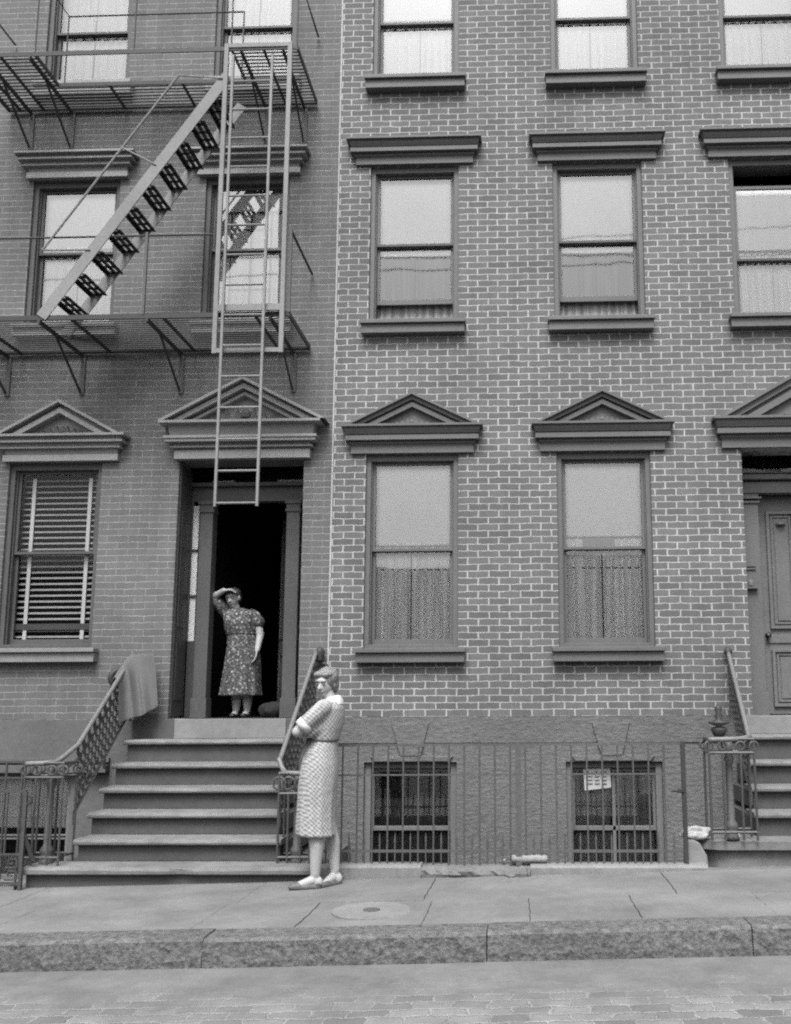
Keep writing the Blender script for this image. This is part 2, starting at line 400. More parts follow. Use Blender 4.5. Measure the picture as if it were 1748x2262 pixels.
def hood(m, c, hw, z1, z0, prof):  # mitred cornice: prof = [(projection, fraction from top)]
    rows = []
    for p, f in prof:
        z = z1-(z1-z0)*f; xx = hw+p*.9
        rows.append([(c-xx, .002, z), (c-xx, -p, z), (c+xx, -p, z), (c+xx, .002, z)])
    m.rings(rows, close=False, caps=False)
    a = rows[0]; m.add(a, [(0, 1, 2, 3)]); a = rows[-1]; m.add(a, [(3, 2, 1, 0)])
PR = [(.0, .0), (.135, .0), (.135, .08), (.105, .09), (.100, .2), (.082, .32), (.070, .33), (.070, .38), (.092, .385), (.092, .55), (.048, .56), (.048, .60), (.056, .61), (.052, .65), (.032, .70), (.028, .75), (.036, .76), (.036, 1.0), (.0, 1.0)]
PL = [(.0, .0), (.165, .0), (.165, .09), (.118, .10), (.112, .23), (.135, .24), (.135, .31), (.085, .32), (.080, .46), (.098, .47), (.098, .52), (.050, .53), (.040, .74), (.060, .75), (.060, 1.0), (.0, 1.0)]
PD = [(.0, .0), (.21, .0), (.21, .07), (.135, .08), (.115, .38), (.165, .40), (.165, .47), (.15, .48), (.15, .56), (.085, .57), (.085, .66), (.11, .67), (.11, .70), (.06, .71), (.06, .75), (.075, .76), (.075, 1.0), (.0, 1.0)]

def pediment(m, c, w, z0, h, steps):   # steps = [(fraction inwards 0..1, projection)], nested triangles stepping back
    tri = lambda f: [(c-w*(1-f), z0+.0), (c, z0+h*(1-f)), (c+w*(1-f), z0+.0)]
    prev_p = 0; prev = tri(0)
    for k, (f, p) in enumerate(steps):
        t = tri(f); p_in = steps[k][1]
        # side step from prev projection to this one along the boundary of this triangle
        for i in (0, 1):
            (xa, za), (xb, zb) = t[i], t[i+1]
            m.add([(xa, -prev_p, za), (xb, -prev_p, zb), (xb, -p_in, zb), (xa, -p_in, za)], [(0, 1, 2, 3)])
        nf = steps[k+1][0] if k+1 < len(steps) else 1
        t2 = tri(nf)
        for i in (0, 1):
            m.add([(t[i][0], -p_in, t[i][1]), (t[i+1][0], -p_in, t[i+1][1]), (t2[i+1][0], -p_in, t2[i+1][1]), (t2[i][0], -p_in, t2[i][1])], [(0, 1, 2, 3)])
        prev_p = p_in

def sash(m, x0, x1, z0, z1, y0, y1, st=.035, top=.035, bot=.045):
    m.box(x0, x0+st, y0, y1, z0, z1); m.box(x1-st, x1, y0, y1, z0, z1)
    m.box(x0+st, x1-st, y0+.002, y1-.002, z1-top, z1); m.box(x0+st, x1-st, y0+.002, y1-.002, z0, z0+bot)

def wavy(m, x0, x1, z0, z1, y, amp=.012, per=.09, seed=0, n=60, sag=0):
    rnd = random.Random(seed); ph = rnd.uniform(0, 6); rows = []
    for k in range(9):
        f = k/8; z = z0+(z1-z0)*f; row = []
        for i in range(n+1):
            u = i/n; x = x0+(x1-x0)*u
            a = amp*(1-.25*f)
            row.append((x, y+a*math.sin(ph+x*2*math.pi/per+.6*math.sin(x*17+ph))+a*.5*math.sin(x*2*math.pi/per*1.9+f*1.2), z+(sag*math.sin(u*math.pi*4) if k == 0 else 0)))
        rows.append(row)
    m.rings(rows, close=False, caps=False)

def window(parent, o, zm, tone, trim, frame_m, upper='shade', lower='curtain_white', sash_lo=None, gap_top=0, pane_m='glass', sill_m=None, seed=0, sill=True, rail_m='sash_dark', top_gap=0):
    x0, x1, z0, z1 = o
    f = MB(); b = .048
    f.box(x0+.001, x0+b, .03, .24, z0, z1-.001); f.box(x1-b, x1-.001, .03, .24, z0, z1-.001); f.box(x0+b, x1-b, .032, .24, z1-.06, z1-.001)
    f.box(x0+.015, x0+b+.012, .062, .20, z0, z1-.06); f.box(x1-b-.012, x1-.015, .062, .20, z0, z1-.06)
    f.box(x0+b, x1-b, .03, .24, z0, z0+.04)
    W = f.build('window', frame_m, parent, bevel=.003)
    a0, a1 = x0+b+.008, x1-b-.008
    lo0 = z0+.04 if sash_lo is None else sash_lo
    ztop = z1-.055-top_gap; cz0 = z0+.03 if sash_lo is None else sash_lo+.02
    u = MB(); sash(u, a0, a1, zm-.018, ztop, .085, .115, .032, .035, .03); u.build('upper_sash', frame_m, W, bevel=.002)
    l = MB(); sash(l, a0, a1, lo0, zm+.012, .118, .148, .034, .03, .055); l.build('lower_sash', frame_m, W, bevel=.002)
    r_ = MB(); r_.box(a0, a1, .081, .0845, zm-.016, zm+.008); r_.build('meeting_rail', rail_m, W)
    p = MB(); p.add([(a0+.03, .1, zm), (a1-.03, .1, zm), (a1-.03, .1, ztop-.03), (a0+.03, .1, ztop-.03)], [(0, 1, 2, 3)]); p.build('pane', pane_m, W)
    p = MB(); p.add([(a0+.03, .133, lo0+.05), (a1-.03, .133, lo0+.05), (a1-.03, .133, zm), (a0+.03, .133, zm)], [(0, 1, 2, 3)]); p.build('pane', pane_m, W)
    if isinstance(upper, tuple):
        zs, mat = upper
        s = MB(); wavy(s, a0+.01, a1-.01, zs, ztop-.01, .155, .0012, .5, seed, 24); s.box(a0+.012, a1-.012, .151, .158, zs-.012, zs+.008)
        s.build('shade', mat, W, smooth=True)
    if lower:
        zt = zm+.25 if not isinstance(upper, tuple) else max(zm, upper[0]+.05)
        mid = (a0+a1)/2+random.uniform(-.03, .03)
        for q, (ca, cb) in enumerate(((a0+.005, mid-.006), (mid+.006, a1-.005))):
            s = MB(); wavy(s, ca, cb, cz0, zt, .182+.004*q, .011, random.uniform(.07, .11), seed*3+q); s.build('curtain', lower, W, smooth=True)
        if sash_lo is not None:
            s = MB(); wavy(s, a0+.005, a1-.005, z0+.02, cz0-.004, .19, .011, .08, seed+90); s.build('curtain', 'curtain_dim', W, smooth=True)  # dim strip added to paint in the dark gap below the raised sash
        if upper == 'open':
            for q, (ca, cb) in enumerate(((a0+.005, mid-.006), (mid+.006, a1-.005))):
                s = MB(); wavy(s, ca, cb, zt+.004, z1-.03, .205, .011, .09, seed*5+q); s.build('curtain', lower, W, smooth=True)
    if sill:
        s = MB(); s.box(x0-.065, x1+.075, -.118, .03, z0-.043, z0-.004); s.box(x0-.055, x1+.065, -.088, .03, z0-.135, z0-.046)
        s.build('sill', sill_m or trim, W, bevel=.004)
    return W

# ================================================================ right rowhouse
c1 = (-1.555, -.65); c2 = (.305, 1.213); c3 = (2.09, 2.99)
F1 = (1.925, 3.82); F2 = (5.175, 6.87); F3 = (7.835, 9.65)
right = empty('brick_rowhouse', (1.2, 0, 0), 'rowhouse of evenly pointed brick with dark trim and two pedimented ground floor windows', 'building', 'brick rowhouses along the street')
DR = (2.09, 3.40, 1.285, 3.84)
holes = [c1+F1, c2+F1, DR, c1+F2, c2+F2, c3+F2, c1+F3, c2+F3, (2.06, 2.97)+F3, (3.9, 4.8)+F2, (3.9, 4.8)+F3]
XP = -1.884
m = MB(); wall_sheet(m, XP+.008, 6.5, 1.287, 11, holes)
m.add([(6.5, 0, -.5), (6.5, 9, -.5), (6.5, 9, 11), (6.5, 0, 11)], [(0, 1, 2, 3)])
m.add([(XP+.008, 9, -.5), (6.5, 9, -.5), (6.5, 9, 11), (XP+.008, 9, 11)], [(0, 1, 2, 3)])
m.add([(XP+.008, 0, 11), (6.5, 0, 11), (6.5, 9, 11), (XP+.008, 9, 11)], [(0, 1, 2, 3)])
m.add([(XP+.008, .3, -.5), (XP+.008, 9, -.5), (XP+.008, 9, 11), (XP+.008, .3, 11)], [(0, 1, 2, 3)])
m.build('wall', 'brick_right', right)
m = MB(); m.box(XP-.008, XP+.006, -.003, .05, 1.27, 11); m.build('mortar_joint', 'mortar', right)
# basement wall
BW = [(-1.525, -.66, -.28, .87), (.35, 1.24, -.28, .87)]
m = MB(); wall_sheet(m, XP-.02, 6.5, -.5, 1.045, BW, y=-.012, depth=.25)
m.box(XP-.02, 6.5, -.024, .02, 1.045, 1.284)
m.build('basement_wall', 'brownstone', right)
for cx in (-1.095, .77):
    k = MB(); k.prism([(cx-.09, .925), (cx+.10, .925), (cx+.175, 1.225), (cx-.175, 1.225)], -.040, .0)
    k.build('keystone', 'brownstone', right, bevel=.006)
    k = MB(); k.prism([(cx-.33, .875), (cx+.36, .875), (cx+.40, .925), (cx-.37, .925)], -.034, .0); k.build('lintel', 'brownstone', right, bevel=.006)
for n_, (a, b, z0, z1) in enumerate(BW):
    f = MB(); f.box(a+.001, a+.06, .03, .2, z0, z1-.001); f.box(b-.06, b-.001, .03, .2, z0, z1-.001); f.box(a+.05, b-.05, .052, .2, z1-.06, z1-.001)
    sash(f, a+.05, b-.05, .24, z1-.06, .09, .12, .035, .035, .04)
    if n_ == 1: f.box((a+b)/2-.015, (a+b)/2+.015, .092, .118, z0, z1-.09)
    W = f.build('basement_window', 'sash', right, bevel=.003)
    p = MB(); p.add([(a+.06, .11, z0), (b-.06, .11, z0), (b-.06, .11, z1-.08), (a+.06, .11, z1-.08)], [(0, 1, 2, 3)]); p.build('pane', 'glass', W)
    if n_ == 1:
        for q in (0, 1):
            ca, cb = (a+.07, (a+b)/2-.03) if q == 0 else ((a+b)/2+.02, b-.07)
            s = MB(); wavy(s, ca, cb, z0, z1-.13, .17, .012, .09, 40+q); s.build('curtain', 'curtain_dim', W, smooth=True)
        s = MB(); 
        for q in range(9): s.box(a+.09+q*.082, a+.145+q*.082, .15, .155, z1-.115, z1-.09)
        s.build('curtain_rings', 'iron_dark', W)
    else:
        s = MB(); wavy(s, a+.06, b-.06, z0, .52, .19, .01, .1, 33); s.build('curtain', 'curtain_dark', W, smooth=True)
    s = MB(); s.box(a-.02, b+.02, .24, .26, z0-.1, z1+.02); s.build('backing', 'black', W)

def deco(m, c, z, s, y):
    for sx in (-1, 1):
        for k in range(3):
            x = c+sx*s*(.25+.33*k); m.prism([(x-s*.17, z+s*.06), (x+s*.15, z+s*.04), (x+sx*s*.02, z+s*(.42-.10*k))], y-.028, y)
    m.lathe((c, y, z+s*.14), [(.0, -.02), (s*.20, -.01), (s*.22, .1*s), (s*.14, .2*s), (0, .3*s)], 8)

for i, (cx0, cx1) in enumerate((c1, c2)):
    cc = (cx0+cx1)/2+(.005 if i == 0 else -.005)
    W = window(right, (cx0, cx1)+F1, 2.89, 'r', 'trim_right', 'trim_right', upper=((2.95 if i == 0 else 3.02), 'shade_white'), lower='curtain_grey', seed=10+i, rail_m='trim_right')
    s = MB(); s.tube([(cx0+.06, .19, 2.71), (cx1-.06, .19, 2.705)], .007, 6); s.build('curtain_rod', 'sash', W)
    h = MB(); hood(h, cc, .568, 4.095, 3.825, PR); h.build('cornice', 'trim_right', W)
    h = MB(); pediment(h, cc, .645, 4.094, .318, [(0, .135), (.07, .098), (.18, .098), (.20, .058), (.27, .058), (.28, .085), (.40, .085), (.42, .03)])
    h.build('pediment', 'trim_right', W)
    h = MB(); deco(h, cc, 4.10, .16, -.03); h.build('carving', 'trim_right', W)
for i, (cx0, cx1) in enumerate((c1, c2)):
    cc = (cx0+cx1)/2
    W = window(right, (cx0, cx1)+F2, 6.05, 'r', 'trim_right', 'trim_right', upper=(5.965, 'shade_white'), lower='curtain_soft', seed=20+i, sash_lo=5.42)
    h = MB(); hood(h, cc, .568, 7.125, 6.875, PR); h.build('cornice', 'trim_right', W)
    W = window(right, (cx0, cx1)+F3, 8.565, 'r', 'trim_right', 'trim_right', upper=(8.66, 'shade_white') if i == 0 else (8.62, 'shade_white'), lower='curtain_white', seed=30+i)
cc = 2.545
W = window(right, c3+F2, 5.82, 'r', 'trim_right', 'trim_right', upper=(5.95, 'curtain_white'), lower='curtain_white', seed=26, top_gap=.2)
h = MB(); hood(h, cc, .625, 7.135, 6.875, PR); h.build('cornice', 'trim_right', W)
window(right, (2.06, 2.97)+F3, 8.54, 'r', 'trim_right', 'trim_right', upper=(8.60, 'shade_white'), lower='curtain_white', seed=27)
# right front door
DY = .30
W = MB(); a, b = DR[0], DR[1]
W.box(a+.0, b-.0, DY, DY+.12, 3.46, 3.575); W.box(a, b, DY-.05, DY+.12, 3.59, 3.64)
W.box(a, b, DY-.03, DY+.1, 3.655, 3.67)
door_f = W.build('door_frame', 'trim_right', right, bevel=.004)
for s_ in (0, 1):
    p0, p1 = (a+.03, a+.22) if s_ == 0 else (b-.22, b-.03)
    W = MB(); W.box(p0, p1, DY+.02, DY+.12, 1.50, 3.36); W.box(p0-.01, p1+.015, DY-.0, DY+.12, 3.36, 3.385); W.box(p0-.02, p1+.03, DY-.02, DY+.12, 3.40, 3.42)
    W.box(p0-.0, p1+.005, DY+.012, DY+.12, 3.425, 3.458); W.box(p0-.008, p1+.012, DY, DY+.12, 1.28, 1.50)
    for z in (2.73, 2.70): W.box(p0+.02, p1-.05, DY+.005, DY+.03, z-.008, z+.008)
    W.box(p0+.02, p1-.045, DY-.03, DY+.03, 2.50, 2.53); W.lathe(((p0+p1)/2-.02, DY+.01, 2.53), [(.05, 0), (.045, .03), (.03, .06), (0, .08)], 10)
    W.build('pilaster', 'trim_right', door_f, bevel=.004)
d = MB(); dx0, dx1 = a+.25, b-.25
d.box(dx0, dx1, DY+.16, DY+.21, 1.29, 3.46)
dr = d.build('front_door', 'door_wood', door_f)
for (pz0, pz1) in ((2.12, 3.30), (1.36, 1.92)):
    for (px0, px1) in ((dx0+.07, dx0+.36), (dx1-.36, dx1-.07)):
        q = MB(); sash(q, px0, px1, pz0, pz1, DY+.13, DY+.159, .03, .03, .03); sash(q, px0+.045, px1-.045, pz0+.045, pz1-.045, DY+.145, DY+.159, .018, .018, .018)
        q.box(px0+.08, px1-.08, DY+.150, DY+.159, pz0+.08, pz1-.08)
        if pz1 > 3: q.lathe(((px0+px1)/2, DY+.14, pz1-.13), [(.0, -.03), (.05, -.01), (.05, .01), (0, .03)], 12)
        q.build('door_panel', 'door_wood', dr, bevel=.003)
q = MB(); q.box(dx0+.04, dx1-.04, DY+.145, DY+.159, 1.98, 2.06); q.build('lock_rail', 'door_wood', dr, bevel=.003)
q = MB(); q.lathe((0, 0, 0), [(.0, 0), (.022, .004), (.01, .01), (.01, .03), (.026, .04), (.03, .055), (.018, .07), (0, .073)], 12)
k = q.build('door_knob', 'shoe_dark', dr, smooth=True)
k.data.transform(Matrix.Translation((2.375, DY+.16, 2.055)) @ Matrix.Rotation(R(90), 4, 'X'))
q = MB(); q.add([(a, DY+.09, 3.66), (b, DY+.09, 3.66), (b, DY+.09, 3.84), (a, DY+.09, 3.84)], [(0, 1, 2, 3)]); q.build('transom_pane', 'dark_glass', door_f)
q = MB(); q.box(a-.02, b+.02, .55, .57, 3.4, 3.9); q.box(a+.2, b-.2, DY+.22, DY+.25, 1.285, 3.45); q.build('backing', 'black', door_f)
h = MB(); hood(h, (a+b)/2, .81, 4.125, 3.835, PR); h.build('cornice', 'trim_right', door_f)
h = MB(); pediment(h, (a+b)/2, .87, 4.124, .50, [(0, .135), (.07, .098), (.18, .098), (.20, .058), (.27, .058), (.28, .085), (.40, .085), (.42, .03)]); h.build('pediment', 'trim_right', door_f)
h = MB(); deco(h, (a+b)/2, 4.14, .22, -.035); h.build('carving', 'trim_right', door_f)

# ================================================================ left rowhouse
left = empty('brick_rowhouse', (-4.5, 0, 0), 'rowhouse of darker weathered brick with an open doorway under a wide pediment', 'building', 'brick rowhouses along the street')
L1a = (-5.10, -4.17, 1.95, 3.775); L1b = (-5.07, -4.155, 5.2, 6.79); L1c = (-5.045, -4.14, 7.86, 9.6)
L2b = (-3.26, -2.39, 5.2, 6.79); L2c = (-3.235, -2.37, 7.86, 9.6)
DL = (-3.400, -2.165, 1.276, 3.79)
holes = [L1a, L1b, L1c, L2b, L2c, DL, (-6.9, -6.0, 1.95, 3.775), (-6.9, -6.0, 5.2, 6.79), (-6.9, -6.0, 7.86, 9.6)]
m = MB(); wall_sheet(m, -8, XP-.010, 1.274, 11, holes)
m.add([(-8, 0, -.5), (-8, 9, -.5), (-8, 9, 11), (-8, 0, 11)], [(0, 1, 2, 3)])
m.add([(-8, 9, -.5), (XP-.01, 9, -.5), (XP-.01, 9, 11), (-8, 9, 11)], [(0, 1, 2, 3)])
m.add([(-8, 0, 11), (XP-.01, 0, 11), (XP-.01, 9, 11), (-8, 9, 11)], [(0, 1, 2, 3)])
m.build('wall', 'brick_left', left)
BL = (-5.10, -4.28, -.2, .78)
m = MB(); wall_sheet(m, -8, XP-.022, -.5, 1.274, [BL, (-3.4, -2.16, 1.2, 1.274)], y=-.012, depth=.2)
m.box(-8, -3.92, -.05, -.013, .88, .92); m.box(-8, -3.92, -.11, -.013, .79, .855)
m.build('basement_wall', 'brownstone_smooth', left)
f = MB(); sash(f, BL[0]+.001, BL[1]-.001, BL[2], BL[3]-.001, .04, .16, .05, .05, .05); f.box(BL[0]+.05, BL[1]-.05, .06, .1, .165, .178); f.box(BL[0]+.05, BL[1]-.05, .06, .1, .198, .21)
W = f.build('basement_window', 'sash', left, bevel=.003)
p = MB(); p.add([(BL[0]+.05, .08, BL[2]), (BL[1]-.05, .08, BL[2]), (BL[1]-.05, .08, BL[3]-.05), (BL[0]+.05, .08, BL[3]-.05)], [(0, 1, 2, 3)]); p.build('pane', 'glass', W)
s = MB(); wavy(s, BL[0]+.05, BL[1]-.05, .265, BL[3]-.02, .12, .001, .4, 3, 20); s.build('shade', 'rag', W)
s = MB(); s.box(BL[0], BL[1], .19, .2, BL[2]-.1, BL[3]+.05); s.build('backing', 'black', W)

W = window(left, L1a, 2.895, 'l', 'trim_left', 'frame_left', upper=None, lower=None, seed=50, pane_m='dark_glass', sill_m='sill_stone', rail_m='frame_left')
s = MB(); q_ = 0
z = 3.64
while z > 2.0:
    s.add([(-5.03, .165, z-.010), (-4.24, .165, z-.010), (-4.24, .185, z+.010), (-5.03, .185, z+.010)], [(0, 1, 2, 3)]); z -= .058
bl = s.build('venetian_blind', 'venetian', W)
s = MB()
for x in (-4.92, -4.35): s.box(x-.018, x+.018, .155, .158, 2.0, 3.66)
s.build('ladder_tape', 'tape', bl) if False else s.build('blind_tape', 'tape', W)
s = MB(); s.box(-5.03, -4.24, .150, .19, 2.14, 2.20); s.build('blind_rail', 'frame_left', W)
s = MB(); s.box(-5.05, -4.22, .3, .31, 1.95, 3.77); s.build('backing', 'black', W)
h = MB(); hood(h, -4.57, .52, 4.035, 3.785, PL); h.build('cornice', 'trim_left', W)
h = MB(); pediment(h, -4.57, .615, 4.036, .345, [(0, .165), (.09, .085), (.21, .085), (.22, .13), (.35, .13), (.37, .035)]); h.build('pediment', 'trim_left', W)
h = MB(); deco(h, -4.57, 4.055, .20, -.035); h.build('carving', 'frame_left', W)  # darker paint stands in for the shade of deep carving
for o, zm, sd_, rm in ((L1b, 6.03, 60, 'sash_dark'), (L2b, 6.035, 61, 'sash')):
    W = window(left, o, zm, 'l', 'trim_left', 'frame_left', upper=(6.12, 'shade_white') if sd_ == 60 else (6.5, 'shade_white'), lower='curtain_white', seed=sd_, rail_m=rm, pane_m='old_glass')
    cc = (o[0]+o[1])/2
    h = MB(); hood(h, cc+.02, .475, 7.035, 6.795, PL); h.build('cornice', 'trim_left', W)
    if sd_ == 61:
        s = MB(); x0_, x1_ = cc-.215, cc+.215; 
        s.box(x0_, x0_+.012, .168, .174, 5.23, 6.74); s.box(x1_-.012, x1_, .168, .174, 5.23, 6.74); s.box(cc-.008, cc+.008, .168, .176, 5.23, 6.74)
        for z in (5.64, 6.0, 6.3): s.box(x0_, x1_, .168, .172, z-.005, z+.005)
        s.build('inner_frame', 'iron_mid', W)
for o, zm, sd_ in ((L1c, 8.55, 70), (L2c, 8.57, 71)):
    window(left, o, zm, 'l', 'trim_left', 'frame_left', upper='open', lower='curtain_white', seed=sd_)
for z in (F1, F2, F3):
    pass
window(left, (-6.9, -6.0, 1.95, 3.775), 2.9, 'l', 'trim_left', 'frame_left', upper='open', lower='curtain_white', seed=80)
window(left, (-6.9, -6.0, 5.2, 6.79), 6.03, 'l', 'trim_left', 'frame_left', upper='open', lower='curtain_white', seed=81)
window(left, (-6.9, -6.0, 7.86, 9.6), 8.55, 'l', 'trim_left', 'frame_left', upper='open', lower='curtain_white', seed=82)
window(right, (3.9, 4.8)+F2, 6.03, 'r', 'trim_right', 'trim_right', upper='open', lower='curtain_white', seed=83)
window(right, (3.9, 4.8)+F3, 8.55, 'r', 'trim_right', 'trim_right', upper='open', lower='curtain_white', seed=84)
# left doorway
a, b = DL[0], DL[1]; DY = .36
W = MB(); W.box(a, b, DY, DY+.1, 3.45, 3.565); W.box(a, b, DY-.04, DY+.1, 3.605, 3.64); W.box(a, b, DY+.02, DY+.1, 3.565, 3.605)
for x0_, x1_ in ((a, a+.025), (b-.025, b)): W.box(x0_, x1_, DY, DY+.1, 1.276, 3.45)
door_l = W.build('door_frame', 'frame_left', left, bevel=.003)
for s_ in (-1, 1):
    cx = (a+b)/2; f_ = lambda x: cx+s_*x
    xa, xb = sorted((f_(.375), f_(.508)))
    W = MB(); W.box(xa, xb, DY-.04, DY+.1, 1.47, 3.33); W.box(xa-.012, xb+.012, DY-.055, DY+.1, 3.33, 3.36); W.box(xa-.004, xb+.004, DY-.045, DY+.1, 3.36, 3.41); W.box(xa-.016, xb+.016, DY-.06, DY+.1, 3.41, 3.448); W.box(xa-.012, xb+.012, DY-.055, DY+.1, 1.276, 1.47)
    W.build('pilaster', 'frame_left', door_l, bevel=.004)
    xa, xb = sorted((f_(.535), f_(.597)))
    W = MB(); W.box(xa, xb, DY+.012, DY+.016, 2.035, 3.41)
    sl = W.build('sidelight_pane', 'rag', door_l)
    W = MB(); W.box(xa-.012, xb+.012, DY+.0, DY+.1, 1.276, 2.03); 
    W.build('sidelight_base', 'dark_wood', door_l)
    for z in (2.485, 2.951): W = MB(); W.box(xa, xb, DY-.006, DY+.010, z-.01, z+.01); W.build('sidelight_bar', 'dark_wood', sl)
# panelled lining on the left reveal
W = MB(); W.box(a+.001, a+.012, .04, .34, 1.3, 3.75)
W.box(a+.012, a+.02, .09, .29, 1.45, 2.0); W.box(a+.012, a+.02, .09, .29, 2.15, 3.3); W.build('reveal_panel', 'dark_wood', door_l, bevel=.003)
W = MB(); W.box(b-.012, b-.001, .04, .34, 1.3, 3.75); W.build('reveal_panel', 'dark_wood', door_l)
q = MB(); q.add([(a, DY+.06, 3.64), (b, DY+.06, 3.64), (b, DY+.06, 3.79), (a, DY+.06, 3.79)], [(0, 1, 2, 3)]); q.build('transom_pane', 'dark_glass', door_l)
# dark hallway behind
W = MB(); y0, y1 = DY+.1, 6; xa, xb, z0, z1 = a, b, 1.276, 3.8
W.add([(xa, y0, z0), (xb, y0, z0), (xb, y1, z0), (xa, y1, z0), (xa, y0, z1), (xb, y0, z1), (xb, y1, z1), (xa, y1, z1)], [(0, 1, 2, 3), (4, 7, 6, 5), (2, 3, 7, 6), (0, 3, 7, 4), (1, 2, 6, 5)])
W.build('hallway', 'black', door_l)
LD = Matrix.Translation((-2.335, .62, 0)) @ Matrix.Rotation(math.atan2(.36, -.19), 4, 'Z')
W = MB(); W.box(0, .78, -.02, .02, 1.285, 3.43); dl_ = W.build('open_door', 'open_door_paint', door_l); dl_.data.transform(LD)
for z0_, z1_ in ((1.40, 1.95), (2.1, 3.3)):
    for x0_, x1_ in ((.07, .34), (.44, .71)):
        q = MB(); sash(q, x0_, x1_, z0_, z1_, .0215, .032, .025, .025, .025); q = q.build('door_panel', 'open_door_paint', dl_, bevel=.003); q.data.transform(LD)
h = MB(); hood(h, (a+b)/2+.02, .60, 4.137, 3.785, PD); h.build('cornice', 'trim_left', door_l)
h = MB(); pediment(h, (a+b)/2+.04, .82, 4.138, .435, [(0, .21), (.07, .13), (.12, .13), (.13, .165), (.22, .165), (.24, .09), (.30, .09), (.31, .12), (.36, .12), (.375, .04)]); h.build('pediment', 'trim_left', door_l)
h = MB(); deco(h, (a+b)/2+.04, 4.165, .30, -.04); h.build('carving', 'frame_left', door_l)  # ornament painted dark to suggest shadowed hollows

# ================================================================ stoops
def slab(m, x0, x1, yf, yb, zt, th=.05, flare=0, worn=None, xb0=None, xb1=None):
    nx = 40; rows = []
    for i in range(nx+1):
        u = i/nx; x = x0+(x1-x0)*u; d = -.006*math.exp(-((u-.55)/.25)**2)+.0015*math.sin(x*23)+.001*math.sin(x*61)
        if worn and abs(x-worn) < .12: d -= 0; dd = .018*(1-abs(x-worn)/.12)
        else: dd = 0
        rows.append([(x, yb, zt), (x, yf+.022, zt+d), (x, yf+.008+dd*.4, zt-.005+d), (x, yf+dd, zt-.02+d), (x, yf+.003+dd, zt-th+.008), (x, yf+.014+dd, zt-th), (x, yb, zt-th)])
    m.rings(rows)
stoop = empty('stone_stoop', (-2.85, -.8, G(-2.85)), 'wide worn stone stoop climbing to the open doorway', 'stoop', 'stone stoops')
LS = [(.196, -1.62, -3.84, -1.62), (.364, -1.36, -3.575, -1.93), (.538, -1.10, -3.60, -2.008), (.713, -.84, -3.63, -2.079), (.899, -.58, -3.655, -2.15), (1.095, -.33, -3.67, -2.206)]
prev = 0.02
for i, (zt, yf, xa, xb) in enumerate(LS):
    yb = LS[i+1][1]+.03 if i < 5 else -.02
    yback = -.013
    m = MB(); slab(m, xa, xb, yf, yb, zt, .045 if i else .055, worn=-2.62 if i == 0 else None)
    st = m.build('step', 'lit_tread', stoop)
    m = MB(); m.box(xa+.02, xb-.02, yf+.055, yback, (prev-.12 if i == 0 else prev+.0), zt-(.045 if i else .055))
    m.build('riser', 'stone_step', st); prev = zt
m = MB(); m.box(-3.30, -2.25, -.085, .40, 1.095, 1.276); m.build('door_sill', 'sill_stone', stoop, bevel=.006)
for i, (xa, xb) in enumerate(((-3.70, -3.30), (-2.25, -2.0))):
    m = MB(); m.box(xa, xb, -.075, -.013, 1.095, 1.274); m.build('side_block', 'stone_step', stoop, bevel=.004)

stoop2 = empty('stone_stoop', (2.75, -.8, G(2.75)), 'stone stoop with a rounded bottom step below the closed panelled door', 'stoop', 'stone stoops')
RS = [(.348, -1.38, 1.30, 4.1), (.534, -1.12, 1.80, 3.67), (.715, -.86, 1.85, 3.63), (.906, -.60, 1.90, 3.59), (1.118, -.34, 1.945, 3.55)]
prev = G(1.8)
for i, (zt, yf, xa, xb) in enumerate(RS):
    yb = RS[i+1][1]+.03 if i < 4 else -.02
    m = MB()
    if i == 0:
        # rounded left end
        def outline(x0, x1, yf, yb, r):
            pts = [(x1, yb), (x1, yf)]
            for k in range(9):
                t = R(90)*k/8; pts.append((x0+r-r*math.sin(t), yf+r-r*math.cos(t)))
            return pts+[(x0, yb)]
        for (e, za, zb) in ((0, .348-.02, .348), (-.006, .348-.06, .348-.02), (.05, 0.05, .348-.06)):
            o = outline(xa+e, xb, yf+e, -.9, .22)[::-1]; n = len(o)
            m.rings([[(x, y, za) for x, y in o], [(x, y, zb) for x, y in o]])
    else:
        slab(m, xa, xb, yf, yb, zt, .045)
    st = m.build('step', 'lit_tread', stoop2)
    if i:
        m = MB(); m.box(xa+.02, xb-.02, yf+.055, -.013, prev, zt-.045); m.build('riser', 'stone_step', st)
    prev = zt
m = MB(); m.box(2.0, 3.5, -.09, .33, 1.118, 1.282); m.build('door_sill', 'sill_stone', stoop2, bevel=.006)

